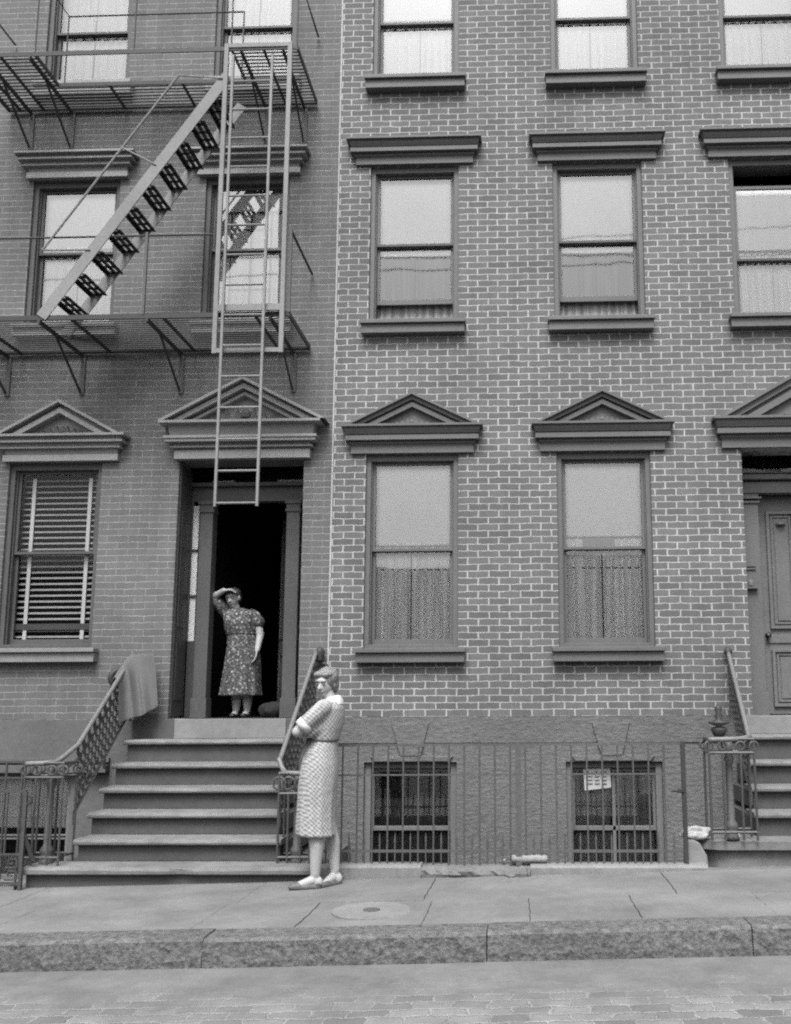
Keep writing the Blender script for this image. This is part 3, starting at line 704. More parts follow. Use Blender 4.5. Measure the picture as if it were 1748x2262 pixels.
# ---------------------------------------------------------------- stoop railings with cage newels
def ring_pts(c, r, ax, n=14):
    c = Vector(c); a, b = ax; return [c+a*(r*math.cos(2*math.pi*i/n))+b*(r*math.sin(2*math.pi*i/n)) for i in range(n)]
def smooth_path(p, k=6):
    p = [p[0]+(p[0]-p[1])]+list(p)+[p[-1]+(p[-1]-p[-2])]; out = []
    for i in range(1, len(p)-2):
        for j in range(k):
            t = j/k; a, b, c, d = p[i-1:i+3]
            out.append(.5*((2*b)+(c-a)*t+(2*a-5*b+4*c-d)*t*t+(3*b-a-3*c+d)*t**3))
    return out+[p[-2]]
def railing(root, top, foot, cage, base_fn, dens=.085):
    """top/foot = points of the handrail centre (world); cage = (x0,x1,y0,y1,zb,zr,zt)"""
    top, foot = Vector(top), Vector(foot); d = (foot-top); L = d.length; dn = d.normalized()
    side = dn.cross(Vector((0, 0, 1))).normalized(); upn = side.cross(dn).normalized()
    if upn.z < 0: upn = -upn
    dr = Vector((0, 0, -.135))
    x0, x1, y0, y1, zb, zr, zt = cage
    outx = x0 if abs(x0-foot.x) > abs(x1-foot.x) else x1
    mid = [foot+Vector((0, -.05, -.02)), Vector(((foot.x+outx)/2*0.35+foot.x*.65, y0+.10, zt+.012)), Vector((foot.x*.6+outx*.4, y0+.015, zt)), Vector((outx, y0, zt-.005))]
    m = MB(); m.tube(smooth_path([top, top.lerp(foot, .4), top.lerp(foot, .8), foot]+mid), .020, 10)
    m.build('handrail', 'iron_handrail', root, smooth=True)
    m = MB(); m.tube([top+dr, top.lerp(foot, .5)+dr, foot+dr*.9, mid[1]+Vector((0, 0, zr-zt)), Vector((mid[2].x, y0+.01, zr)), Vector((outx, y0, zr))], .012, 8)
    k = int(L/.12)
    for i in range(k):     # scrollwork between the two rails
        c = top+d*((i+.5)/k)+dr*.5
        m.tube(ring_pts(c, .048, (dn, upn)), .009, 6, closed=True)
        c2 = top+d*((i+1)/k)+dr*.5
        m.tube([c2+upn*.045, c2-upn*.045], .008, 6)
        m.tube(ring_pts(c2, .016, (dn, upn), 8), .008, 5, closed=True)
    m.build('scroll_band', 'iron_rail', root)
    m = MB(); n = int(L/dens)
    bot0 = None; bp = []
    for i in range(n+1):
        p = top+d*(i/n); zb_ = base_fn(p.y)
        a = p+dr; q = Vector((p.x, p.y, zb_+.07)); bp.append(q)
        m.tube([a, q], .0075, 6)
        if i < n:   # lattice scrolls in the panel
            a2 = top+d*((i+1)/n)+dr; zt_ = (a.z+a2.z)/2; zl = zb_+.07
            h_ = zt_-zl; kk = max(2, int(h_/.085)); cy_ = (a+a2)/2
            for j in range(kk):
                c = Vector((cy_.x, cy_.y, zl+h_*(j+.5)/kk)); m.tube(ring_pts(c, .036, (Vector((0, 1, 0)), Vector((0, 0, 1))), 10), .0085, 5, closed=True)
    m.tube(bp, .014, 6)
    for p in (bp[0], bp[-1], bp[len(bp)//2]): m.bar(p, (p.x, p.y, base_fn(p.y)-.03), .02)
    m.build('railing_panel', 'iron_mid', root)
    # cage newel
    m = MB()
    for z, r_ in ((zt, .0), (zr, .012), (zb, .012)):
        if r_: m.tube([(x0, y0, z), (x1, y0, z), (x1, y1, z), (x0, y1, z)], r_, 6, closed=True)
    for (x, y) in ((x0, y0), (x1, y0), (x0, y1), (x1, y1), ((x0+x1)/2, y1), (x0+(x1-x0)*.3, y0), (x0+(x1-x0)*.7, y0)):
        m.tube([(x, y, zb-.06), (x, y, zr)], .010, 6)
        m.tube(ring_pts((x, y, (zr+zt)/2), (zt-zr)*.32, (Vector((1, 0, 0)), Vector((0, 0, 1))), 10), .009, 5, closed=True)
    for x in (x0, x1): m.tube([(x, y0, zr), (x, y0, zt)], .010, 6)
    m.tube([(x0, y1, zt), (x0, y0, zt), (x1, y0, zt), (x1, y1, zt)], .011, 6)
    m.build('newel_cage', 'iron_rail', root)
    m = MB(); cx, cy = (x0+x1)/2, (y0+y1)/2
    m.lathe((cx, cy, zb-.07), [(.055, 0), (.055, .03), (.035, .05), (.05, .09), (.05, .12), (.028, .15), (.026, zr-zb-.03), (.04, zr-zb+.02), (.03, zr-zb+.05), (.03, zt-zb+.05), (.0, zt-zb+.06)], 12)
    m.build('newel_post', 'iron_mid', root, smooth=True)

def step_base(S):
    def f(y):
        z = S[0][0]
        for zt, yf, _, _ in S:
            if y > yf: z = zt
        # follow the pitch of the steps
        (z0, y0), (z1, y1) = (S[0][0], S[0][1]), (S[-1][0], S[-1][1])
        return z0+(z1-z0)*(y-y0)/(y1-y0)
    return f
ra = empty('stoop_railing', (-3.70, -.8, .2), 'cast iron stoop railing with grey cloth hung over its upper end', 'railing', 'iron stoop railings')
railing(ra, (-3.735, -.06, 1.88), (-3.655, -1.20, 1.095), (-3.90, -3.60, -1.53, -1.30, .255, .855, .965), step_base(LS))
m = MB(); m.tube(ring_pts((-3.84, -.10, 1.66), .075, (Vector((.6, .5, 0)).normalized(), Vector((0, 0, 1)))), .03, 8, closed=True); m.build('wall_scroll', 'iron_dark', ra, smooth=True)
rb = empty('stoop_railing', (-2.0, -.8, .2), 'cast iron stoop railing rising behind the woman on the pavement', 'railing', 'iron stoop railings')
railing(rb, (-1.985, -.06, 1.90), (-1.985, -1.22, .99), (-1.94, -1.69, -1.42, -1.24, .24, .72, .875), step_base(LS))
m = MB(); m.lathe((-1.955, -.05, 1.80), [(.03, 0), (.045, .02), (.03, .05), (.05, .09), (.03, .13), (0, .15)], 10); m.tube(ring_pts((-1.93, -.05, 1.74), .05, (Vector((1, 0, 0)), Vector((0, 0, 1)))), .016, 6, closed=True); m.build('wall_scroll', 'iron_dark', rb, smooth=True)
rc = empty('stoop_railing', (1.85, -.8, .35), 'stoop railing with a finial above the rounded bottom step', 'railing', 'iron stoop railings')
railing(rc, (1.875, -.05, 1.87), (1.80, -1.02, 1.15), (1.40, 1.745, -1.42, -1.22, .425, 1.02, 1.125), step_base(RS))
m = MB(); m.lathe((1.50, -1.34, 1.12), [(.02, 0), (.045, .03), (.065, .07), (.06, .09), (.018, .10), (.085, .125), (.08, .135), (.02, .15), (.035, .18), (.02, .20), (.03, .235), (.018, .26), (0, .27)], 14); m.build('finial', 'iron_dark', rc, smooth=True)
m = MB(); m.lathe((1.875, -.045, 1.83), [(.015, 0), (.04, .03), (.04, .05), (.02, .08), (0, .09)], 10); m.build('wall_scroll', 'iron_dark', rc, smooth=True)

# ---------------------------------------------------------------- areaway kerb and fence
ak = empty('areaway_curb', (0, -1.46, G(0)), 'low stone curb with a broken dark block under the iron fence', 'stone curb')
m = MB()
for a, b in ((-1.66, -.815), (.012, 1.34)):
    n = 30; rows = []
    for i in range(n+1):
        x = a+(b-a)*i/n; j = lambda s: random.uniform(-s, s)
        rows.append([(x, -1.36, .198), (x, -1.515+j(.003), .198+j(.002)), (x, -1.53+j(.003), .18), (x, -1.53+j(.003), G(x)-.05), (x, -1.36, G(x)-.05)])
    m.rings(rows)
m.build('curb_stone', 'sill_stone', ak)
m = MB(); n = 24; rows = []
for i in range(n+1):
    x = -.812+.822*i/n; j = lambda s: random.uniform(-s, s); e = .02*math.sin(i*.5)+(-.02 if i > 19 else 0)
    rows.append([(x, -1.36, .19), (x, -1.50+j(.006), .185+j(.004)+e*.4), (x, -1.565+j(.01)+e, .165+j(.006)), (x, -1.575+j(.012)+e, .14), (x, -1.55+j(.01), G(x)-.05), (x, -1.36, G(x)-.05)])
m.rings(rows); m.build('broken_block', 'stone_dark', ak)
m = MB(); m.box(-1.9, 1.36, -1.36, -.012, -.33, -.28); tag(m.build('areaway_floor', 'stone_dark'), kind='structure')
m = MB(); m.box(-1.66, 1.34, -1.362, -1.35, -.28, .14); tag(m.build('areaway_wall', 'stone_dark'), kind='structure')

fn = empty('iron_fence', (-.1, -1.44, .2), 'iron picket fence standing on the stone curb before the basement windows', 'fence')
m = MB(); m.bar((-1.60, -1.44, 1.088), (1.185, -1.44, 1.092), .012, .02); m.bar((-1.60, -1.44, .29), (1.185, -1.44, .29), .012, .02); m.bar((-1.60, -1.44, .86), (1.185, -1.44, .865), .008, .012); m.build('fence_rail', 'iron_mid', fn)
for i in range(23):
    x = -1.56+i*.1185
    if x > 1.17: break
    if abs(x+.075) < .05: continue
    m = MB(); m.tube([(x, -1.44, .19), (x, -1.44, 1.09)], .007, 6); m.build('picket', 'iron_mid', fn)
for i in range(23):
    x = -1.50+i*.1185
    m = MB(); m.tube([(x, -1.44, .20), (x, -1.44, .38), (x, -1.44, .43)], .006, 6, rs=[.0055, .0075, .001]); m.build('dog_bar', 'iron_mid', fn)
for x, r_, mt in ((1.195, .016, 'iron_dark'), (-.075, .022, 'iron_mid'), (-1.60, .016, 'iron_dark')):
    m = MB(); m.box(x-r_, x+r_, -1.455, -1.425, .16, 1.11); m.build('fence_post', mt, fn)
m = MB(); m.tube([(1.10, -1.44, .74), (1.15, -1.46, .74), (1.19, -1.45, .73)], .012, 6); m.lathe((1.165, -1.455, .72), [(.0, 0), (.025, .01), (.025, .03), (0, .05)], 8); m.build('latch', 'iron_dark', fn)

# left areaway gate
gt = empty('iron_gate', (-4.3, -1.62, 0), 'low iron gate with a small fretwork panel at the foot of the wide stoop', 'gate')
def gate():
    y = -1.66; x1 = -3.80+.02
    m = MB(); m.box(-4.62, -4.60, y-.012, y+.012, .03, .80); m.box(x1-.045, x1-.02, y-.012, y+.012, .0, .76); m.bar((-4.6, y, .765), (x1-.03, y, .765), .02); m.bar((-4.6, y, .30), (x1-.03, y, .30), .014); m.bar((-4.6, y, .09), (x1-.03, y, .09), .016)
    m.build('gate_frame', 'iron_rail', gt)
    for x in (-4.52, -4.4, -4.28, -4.16, -4.06, -3.95): 
        m = MB(); m.tube([(x, y, .3), (x, y, .77)], .009, 6); m.build('gate_bar', 'iron_rail', gt)
    m = MB()
    for k in range(6):
        x = -4.56+k*.125; 
        for j in range(2):
            z = .115+j*.09
            pts = [(x, y, z), (x+.09, y, z), (x+.09, y, z+.065), (x+.025, y, z+.065), (x+.025, y, z+.03), (x+.06, y, z+.03)]
            for p, q in zip(pts[:-1], pts[1:]): m.bar(p, q, .010, .010)
    m.build('fret_panel', 'iron_rail', gt)
    m = MB(); m.tube([(-3.83, y, .50), (-3.755, y+.05, .25)], .017, 8); m.build('gate_stay', 'iron_dark', gt)
    m = MB(); m.tube(ring_pts((-3.80, y, .70), .035, (Vector((1, 0, 0)), Vector((0, 0, 1)))), .01, 6, closed=True); m.build('latch', 'iron_dark', gt)
gate()
lf = empty('iron_fence', (-4.5, -1.4, 0), 'tall iron bars standing behind the low gate at the left stoop', 'fence')
m = MB(); m.bar((-5.6, -1.35, .965), (-3.93, -1.35, .965), .02); m.bar((-5.6, -1.35, .84), (-3.93, -1.35, .84), .014); m.build('fence_rail', 'iron_rail', lf)
for i in range(13):
    m = MB(); x = -4.02-i*.13; m.tube([(x, -1.35, .02), (x, -1.35, .965)], .010, 6); m.build('picket', 'iron_rail', lf)
m = MB(); m.box(-6, -3.86, -1.66, -1.55, -.02, .07); m.build('threshold', 'sill_stone', lf)
m = MB(); m.box(-6, -3.8, -1.55, -.012, -.22, -.18); tag(m.build('areaway_floor', 'stone_dark'), kind='structure')

# ================================================================ across the street, seen only in the window glass
op = empty('low_rowhouse', (0, -18.2, 0), 'low row of houses across the street mirrored in the window panes', 'building')
m = MB(); m.box(-22, -1.5, -27, -18.2, -.3, 5.2); m.box(-1.5, 20, -27, -18.25, -.3, 5.5); m.build('wall', 'opp_brick', op)
m = MB(); m.box(-22.1, -1.5, -18.45, -18.0, 5.2, 5.4); m.box(-1.5, 20, -18.5, -18.05, 5.5, 5.75); m.build('roof_cornice', 'trim_left', op)
for i in range(20):
    for z in (1.0, 3.3):
        m = MB(); x = -20.5+i*2.05; m.box(x, x+1, -18.21, -18.16, z, z+1.5); m.build('window', 'sash_dark', op)
# ================================================================ fire escape
fe = empty('fire_escape', (-3.7, -.45, 4.9), 'iron fire escape with two slatted balconies, a slanting stair and a drop ladder', 'fire escape')
def balcony(z, x0, x1, yf, yb, crossX, hatch=None, name='lower'):
    fr = MB()
    fr.bar((x0, yf, z), (x1, yf, z), .012, .045); fr.bar((x0, yb, z), (x1, yb, z), .012, .04)
    for x in (x0, x1): fr.bar((x, yf, z), (x, yb, z), .014, .05)
    for x in crossX: 
        y_ = yf if not (hatch and hatch[0] < x < hatch[1]) else hatch[2]
        fr.bar((x, y_, z-.01), (x, yb, z-.01), .016, .03)
    if hatch:
        fr.bar((hatch[0], yf, z), (hatch[0], hatch[2], z), .012, .04); fr.bar((hatch[1], yf, z), (hatch[1], hatch[2], z), .012, .04); fr.bar((hatch[0], hatch[2], z), (hatch[1], hatch[2], z), .012, .04)
    P = fr.build('balcony', 'iron_dark', fe)
    sl = MB(); n = 17
    for i in range(n):
        y = yf+(yb-yf)*(i+.5)/n
        segs = [(x0, x1)]
        if hatch and y < hatch[2]: segs = [(x0, hatch[0]), (hatch[1], x1)]
        for a, b in segs: sl.box(a, b, y-.010, y+.010, z+.006, z+.012)
    sl.build('floor_slats', 'iron_rail', P)
    return P
lowB = balcony(4.915, -6.6, -2.13, -.85, -.03, (-5.95, -5.05, -4.14, -3.29, -2.44))
upB = balcony(7.585, -5.37, -2.125, -.85, -.03, (-5.25, -5.0, -4.14, -3.4, -2.45), hatch=(-4.66, -2.76, -.40))
def bracket(x, z, drop=.40, reach=-.55):
    m = MB(); m.bar((x, -.02, z-.02), (x, -.86, z-.02), .022, .035); m.bar((x, -.02, z-drop), (x, reach, z-.03), .016, .022)
    b_ = m.build('bracket', 'iron_dark', fe)
    m = MB(); m.bar((x+.012, -.012, z-.02), (x+.012, -.012, z-drop-.03), .045, .012, (0, 1, 0)); m.build('wall_plate', 'iron_mid', b_)
for x in (-6.2, -5.19, -4.43, -3.43, -2.30): bracket(x, 4.90)
for x in (-5.14, -4.71, -2.66, -2.26): bracket(x, 7.57)
def rails():
    m = MB(); z = 5.70; y = -.85
    m.tube([(-6.6, y, z), (-2.86, y, z)], .009, 6); m.tube([(-2.13, y, z+.02), (-2.13, -.02, z)], .013, 6)
    m.build('railing', 'iron_dark', fe)
    m = MB(); m.box(-3.485, -3.46, y-.012, y+.012, 4.93, 5.73); m.build('railing_post', 'iron_mid', fe); m = MB(); m.box(-2.145, -2.12, y-.01, y+.012, 4.93, 5.73); m.build('railing_post', 'iron_mid', fe)
    m = MB(); z = 8.35
    m.tube([(-5.37, -.02, z), (-5.37, y, z), (-2.13, y, z), (-2.13, -.02, z)], .011, 6)
    for x in (-5.36, -4.66, -3.7, -2.76, -2.13): m.tube([(x, y, 7.59), (x, y, z)], .008, 6)
    m.tube([(-4.60, y, z), (-4.60, -.40, z), (-2.80, -.40, z)], .008, 6)
    m.tube([(-2.80, -.40, z), (-2.80, -.40, 7.6)], .008, 6); m.tube([(-4.60, -.40, z), (-4.60, -.40, 7.6)], .008, 6)
    m.build('railing', 'iron_dark', fe)
rails()
def stair():
    a = Vector((-4.43, 0, 4.92)); b = Vector((-2.80, 0, 7.30)); d = (b-a).normalized()
    nrm = Vector((d.z, 0, -d.x))
    for y in (-.86, -.42):
        m = MB(); m.bar(a+Vector((.02, y, 0)), b+Vector((.02, y, 0)), .010, .105, nrm)
        m.build('stringer', 'iron_light', fe)
    n = 11
    for i in range(1, n):
        p = a+(b-a)*(i/n)+nrm*.03
        m = MB()
        for k in range(3): x = p.x-.075+k*.06; m.box(x, x+.036, -.853, -.427, p.z-.006, p.z+.004)
        for k in range(4):
            y = -.82+k*.12
            m.bar((p.x-.075, y, p.z-.002), (p.x+.08, y+.05, p.z-.002), .018, .008); m.bar((p.x-.075, y+.05, p.z-.002), (p.x+.08, y, p.z-.002), .018, .008)
        m.box(p.x-.078, p.x-.070, -.853, -.427, p.z-.03, p.z+.004)
        m.build('tread', 'iron_dark', fe)
    m = MB(); up_ = Vector((-.5, 0, .345)); y = -.87
    hr = lambda t: a+(b-a)*t+Vector((-.30, y, .22))
    m.tube([hr(.18), hr(.35), hr(.7), hr(.91)], .011, 7)
    for t, t2 in ((.18, .27), (.604, .62), (.91, .985)):
        m.tube([hr(t), a+(b-a)*t2+Vector((.0, y, .0))], .007, 6)
    m.build('handrail', 'iron_light', fe)
stair()
def ladder():
    m = MB(); y = -.90; t = .04
    for x in (-2.785, -2.18): m.box(x-t/2, x+t/2, y-.008, y+.02, 4.53, 7.60)
    m.box(-2.785+t/2, -2.18-t/2, y-.006, y+.018, 4.535, 4.575); m.box(-2.785+t/2, -2.18-t/2, y-.006, y+.018, 7.56, 7.60); m.box(-2.785+t/2, -2.18-t/2, y-.006, y+.018, 4.93, 4.99)
    for x in (-2.785, -2.18):
        m.box(x-.015, x+.015, y+.02, -.86, 4.90, 4.93); m.box(x-.012, x+.012, y+.02, -.86, 7.56, 7.59)
    m.build('ladder_guide', 'iron_light', fe)
    m = MB(); y = -.945
    for x in (-2.705, -2.335): m.box(x-.011, x+.011, y-.006, y+.018, 3.115, 7.45)
    ld = m.build('drop_ladder', 'iron_light', fe)
    z = 3.145
    while z < 7.45:
        m = MB(); m.tube([(-2.693, y+.006, z), (-2.347, y+.006, z)], .010, 6); m.build('rung', 'iron_light', ld); z += .288
ladder()

for k, (y, z, sl) in enumerate(((-7.0, 9.35, .02), (-7.15, 9.9, .03), (-7.3, 9.72, -.01))):
    m = MB(); m.tube([(x, y, z+sl*x+.0012*x*x) for x in range(-30, 31, 3)], .011, 5)
    tag(m.build('overhead_wire', 'iron_dark'), ('lowest overhead wire above the street, mirrored in the upper panes', 'topmost overhead wire above the street, mirrored in the upper panes', 'middle overhead wire above the street, mirrored in the upper panes')[k], 'wire', 'overhead wires')

# ================================================================ small things
def grid_cloth(pts, th=.006):
    """pts: rows of points; thick sheet"""
    m = MB(); nr, nc = len(pts), len(pts[0])
    vs = [p for r in pts for p in r]
    fs = [(i*nc+j, i*nc+j+1, (i+1)*nc+j+1, (i+1)*nc+j) for i in range(nr-1) for j in range(nc-1)]
    m.add(vs, fs); return m
def solidify(o, th):
    md = o.modifiers.new('thick', 'SOLIDIFY'); md.thickness = th; md.offset = 0
    md = o.modifiers.new('sub', 'SUBSURF'); md.levels = 1; md.render_levels = 2
# cloth hung over the top of the left railing
rows = []
N = 16; NU = 12
for i in range(N):
    v = i/(N-1); row = []
    for j in range(NU):
        u = j/(NU-1)
        rid = Vector((-3.742, -.42, 1.665)).lerp(Vector((-3.735, -.13, 1.885)), min(1, u*1.6)) if u < .62 else Vector((-3.735, -.13, 1.885)).lerp(Vector((-3.535, -.13, 1.90)), (u-.62)/.38)
        low = Vector((-3.705, -.43, 1.235)).lerp(Vector((-3.45, -.17, 1.385)), u)
        out = rid+Vector((-.05, .01, -.13))
        if v < .2:
            t = v/.2; p = out.lerp(rid, t)+Vector((0, 0, .02*math.sin(math.pi*t)))
        else:
            t = (v-.2)/.8; e = t**.85
            p = Vector((rid.x+(low.x-rid.x)*e+.03*math.sin(min(1, t*4)*math.pi/2), rid.y+(low.y-rid.y)*e, rid.z+(low.z-rid.z)*t))
            f_ = min(1, t*2.2)
            p += Vector((.010*math.sin(u*21+1), -.026*math.sin(u*19+.4+.8*t)*f_-.010*math.sin(u*43)*f_, .010*math.sin(u*8)*t))
        row.append(tuple(p))
    rows.append(row)
o = grid_cloth(rows).build('draped_cloth', 'cloth', smooth=True); solidify(o, .008)
tag(o, 'grey cloth hung over the top of the stoop railing beside the open door', 'cloth')
# light folded end of it
rows = [[(-3.80+.012*j+.012*i, -.50+.045*j, 1.60+.035*j+.055*i*(1-.05*j)) for j in range(7)] for i in range(4)]

def blob(name, c, r, mat, seed, label, cat, amp=.18, group=None):
    bm = bmesh.new(); bmesh.ops.create_icosphere(bm, subdivisions=4, radius=1)
    rnd = random.Random(seed); ks = [(Vector([rnd.uniform(-3.2, 3.2) for _ in range(3)]), rnd.uniform(0, 6), rnd.uniform(.4, 1)) for _ in range(7)]
    for v in bm.verts:
        n = v.co.copy(); f = 1+amp*sum(a*math.sin(n.dot(k)*1.6+p) for k, p, a in ks)/3
        v.co = Vector((n.x*r[0]*f, n.y*r[1]*f, max(-.92, n.z)*r[2]*f)) + Vector(c)
    me = bpy.data.meshes.new(name); bm.to_mesh(me); bm.free(); me.materials.append(M[mat])
    for p in me.polygons: p.use_smooth = True
    o = bpy.data.objects.new(name, me); C.objects.link(o); return tag(o, label, cat, group)
blob('bundle', (-2.52, .46, 1.345), (.14, .11, .085), 'bundle_dark', 3, 'dark rounded bundle on the floor of the open doorway, right of the woman', 'bundle', .16)
blob('crumpled_rag', (1.30, -1.30, .405), (.125, .07, .05), 'old_rag', 5, 'pale crumpled rag lying by the newel on the bottom step of the right stoop', 'rag', .3)
blob('crumpled_paper', (1.60, -1.28, .375), (.05, .05, .028), 'old_rag', 9, 'small white crumpled paper behind the cage newel on the rounded bottom step', 'paper', .35)
m = MB(); m.prism([(1.19, .17), (1.37, .165), (1.36, .25), (1.31, .34), (1.26, .365), (1.20, .36)], -1.40, -1.30)
o = m.build('stone_post', 'sill_stone', bevel=.012); tag(o, 'short pale stone post between the fence and the rounded step', 'stone post')
m = MB(); n = 14; rr = []
for i in range(9):
    x = -.13+.27*i/8; rr.append([(x, -1.43+.032*math.cos(2*math.pi*j/n)*(1+.08*math.sin(i*1.7+j)), .231+.030*math.sin(2*math.pi*j/n)*(1+.1*math.sin(i+j*2))) for j in range(n)])
m.rings(rr); m.lathe((-.19, -1.43, .2), [(.0, .012), (.02, .015), (.015, .03), (0, .035)], 6)
M['old_paper'] = plain('dirty_paper', .2, .9, .2, 30)
o = m.build('rolled_newspaper', 'old_paper', smooth=True); tag(o, 'rolled white newspaper lying on the stone curb between the basement windows', 'newspaper')
m = MB(); rnd = random.Random(4)
m.lathe((-.05, -1.585, G(0)-.01), [(.05, 0), (.055, .03), (.035, .07), (.0, .085)], 7)
m.lathe((-.13, -1.60, G(0)-.01), [(.035, 0), (.04, .015), (.02, .03), (.0, .04)], 6)
o = m.build('rubble', 'stone_dark'); tag(o, 'broken bits of stone at the end of the dark curb block', 'rubble', kind='stuff')
# notice in the right basement window
m = MB(); m.add([(.515, .075, .795), (.765, .078, .805), (.772, .082, .628), (.525, .080, .60)], [(0, 3, 2, 1)])
o = m.build('notice', 'paper'); solidify(o, .002); o.modifiers.remove(o.modifiers['sub'])
tag(o, 'white paper notice tilted behind the glass of the right basement window', 'notice')
m = MB()
for k in range(5):
    x = .545+k*.04; z = .765-(k % 2)*.01; m.bar((x, .072, z), (x+.022, .072, z+.004), .004, .016)
for r_ in range(3):
    for k in range(3): m.bar((.555+k*.065, .0745, .725-r_*.032), (.60+k*.065, .0745, .727-r_*.032), .003, .010)
m.build('print', 'cloth', o)
# papers on the transoms
for nm, x0, x1, z, y, lab in (('paper_strip', -3.20, -2.97, 3.668, .41, 'white paper strip on the transom bar behind the drop ladder'), ('paper_strip', -2.53, -2.19, 3.672, .41, 'white paper strip on the transom bar at the right end of the open doorway'),
                       ('paper_strip', 2.11, 2.50, 3.70, .37, 'white rumpled paper along the transom bar of the closed door'), ('paper_strip', 2.56, 3.0, 3.70, .37, 'white paper over the closed door, right of the gap in the transom')):
    m = MB(); n = 14; rr = []
    for i in range(n+1):
        u = i/n; x = x0+(x1-x0)*u; h_ = (.020 if y > .4 else .027*math.sin(math.pi*min(1, .25+u*.8))+.004)
        rr.append([(x, y, z-.02), (x, y-.02, z-.02), (x, y-.022, z-.02+h_*1.2), (x, y-.004, z-.02+h_*1.6)])
    m.rings(rr); o = m.build(nm, 'paper'); tag(o, lab, 'paper', 'papers on the transom bars')
# white card in the second ground floor window
m = MB(); m.box(.56, .86, .158, .162, 2.905, 3.0); o = m.build('card', 'paper'); tag(o, 'white card standing on the meeting rail of the right ground floor window', 'card')
# coal hole in the pavement
zc = G(-1.0)
m = MB(); n = 40
for k, (r1, r2, z) in enumerate(((.0, .26, .0065),)):
    m.lathe((-1.0, -2.65, zc), [(.25, -.02), (.25, .004), (.245, .0055), (.0, .0056)], n)
cv = empty('coal_hole_cover', (-1.0, -2.65, zc), 'round pale cement ring with a small iron lid set in the flagstones', 'coal hole cover')
o = m.build('cement_ring', 'cement', cv)
m = MB(); m.lathe((-1.0, -2.65, zc), [(.055, .003), (.055, .009), (.045, .012), (.02, .010), (0, .010)], 20); m.build('iron_lid', 'iron_mid', cv)

# ================================================================ people
def cap(bm, p, q, r0, r1, n=14):
    p, q = Vector(p), Vector(q); d = (q-p); L = d.length; rot = d.to_track_quat('Z', 'Y').to_matrix().to_4x4()
    bmesh.ops.create_cone(bm, cap_ends=True, segments=n, radius1=r0, radius2=r1, depth=L, matrix=Matrix.Translation((p+q)/2) @ rot)
    for c, r in ((p, r0), (q, r1)): bmesh.ops.create_icosphere(bm, subdivisions=2, radius=r*1.0, matrix=Matrix.Translation(c))
def ell(bm, c, r, rot=None, sub=3):
    mt = Matrix.Translation(c) @ (rot.to_4x4() if rot else Matrix.Identity(4)) @ Matrix.Diagonal((r[0], r[1], r[2], 1))
    bmesh.ops.create_icosphere(bm, subdivisions=sub, radius=1, matrix=mt)
def fused(name, bm, mat, parent, voxel=.006, smooth=6, fac=.5):
    me = bpy.data.meshes.new(name); bm.to_mesh(me); bm.free()
    o = bpy.data.objects.new(name, me); C.objects.link(o)
    md = o.modifiers.new('r', 'REMESH'); md.mode = 'VOXEL'; md.voxel_size = voxel; md.use_smooth_shade = True
    md = o.modifiers.new('s', 'SMOOTH'); md.iterations = smooth; md.factor = fac
    dg = bpy.context.evaluated_depsgraph_get(); dg.update()
    me2 = bpy.data.meshes.new_from_object(o.evaluated_get(dg)); o.modifiers.clear(); o.data = me2; me2.name = name
    me2.materials.clear(); me2.materials.append(M[mat])
    for p in me2.polygons: p.use_smooth = True
    if parent: par(o, parent)
    return o
def loft(m, rings, n=40, fold=0, nf=9, ph=0):
    """rings: (cx, cy, cz, rx, ry, tiltx, foldamount) - elliptical cross-sections from bottom to top"""
    rows = []
    for rg in rings:
        cx, cy, cz, rx, ry = rg[:5]; tl = rg[5] if len(rg) > 5 else 0; fa = rg[6] if len(rg) > 6 else 0
        row = []
        for k in range(n):
            t = 2*math.pi*k/n; w_ = 1+fa*(.6*math.sin(nf*t+ph)+.4*math.sin((nf*1.6+1)//1*t+ph*2+cz*3))
            x = rx*math.cos(t)*w_; y = ry*math.sin(t)*w_; row.append((cx+x, cy+y, cz+tl*x))
        rows.append(row)
    m.rings(rows); return m
def hand(bm, wrist, d, palm_n, L=.17, curl=.5, side=1):
    """open fused hand: palm plus four fingers and a thumb; d = direction of fingers, palm_n = palm normal"""
    wrist = Vector(wrist); d = Vector(d).normalized(); pn = Vector(palm_n); pn = (pn-d*pn.dot(d)).normalized(); s = d.cross(pn).normalized()*side
    k = L/.18
    for j in range(4):
        off = s*((j-1.5)*.019*k)
        cap(bm, wrist+off*.6, wrist+d*(.085*k)+off, .013*k, .011*k, 8)
        p = wrist+d*(.085*k)+off; dd = d.copy(); ln = (.042, .048, .046, .036)[j]*k
        for q in range(3):
            dd = (dd+pn*curl*.55).normalized(); p2 = p+dd*(ln*(1-.22*q)*.85); cap(bm, p, p2, (.0088-.0009*q)*k, (.0080-.0009*q)*k, 8); p = p2
    tb = wrist+d*(.025*k)+s*(.028*k); t1 = tb+(d*.7+s*.6+pn*.25).normalized()*.042*k; t2 = t1+(d*.9+s*.15+pn*.45).normalized()*.03*k
    cap(bm, tb, t1, .012*k, .0095*k, 8); cap(bm, t1, t2, .0095*k, .008*k, 8)

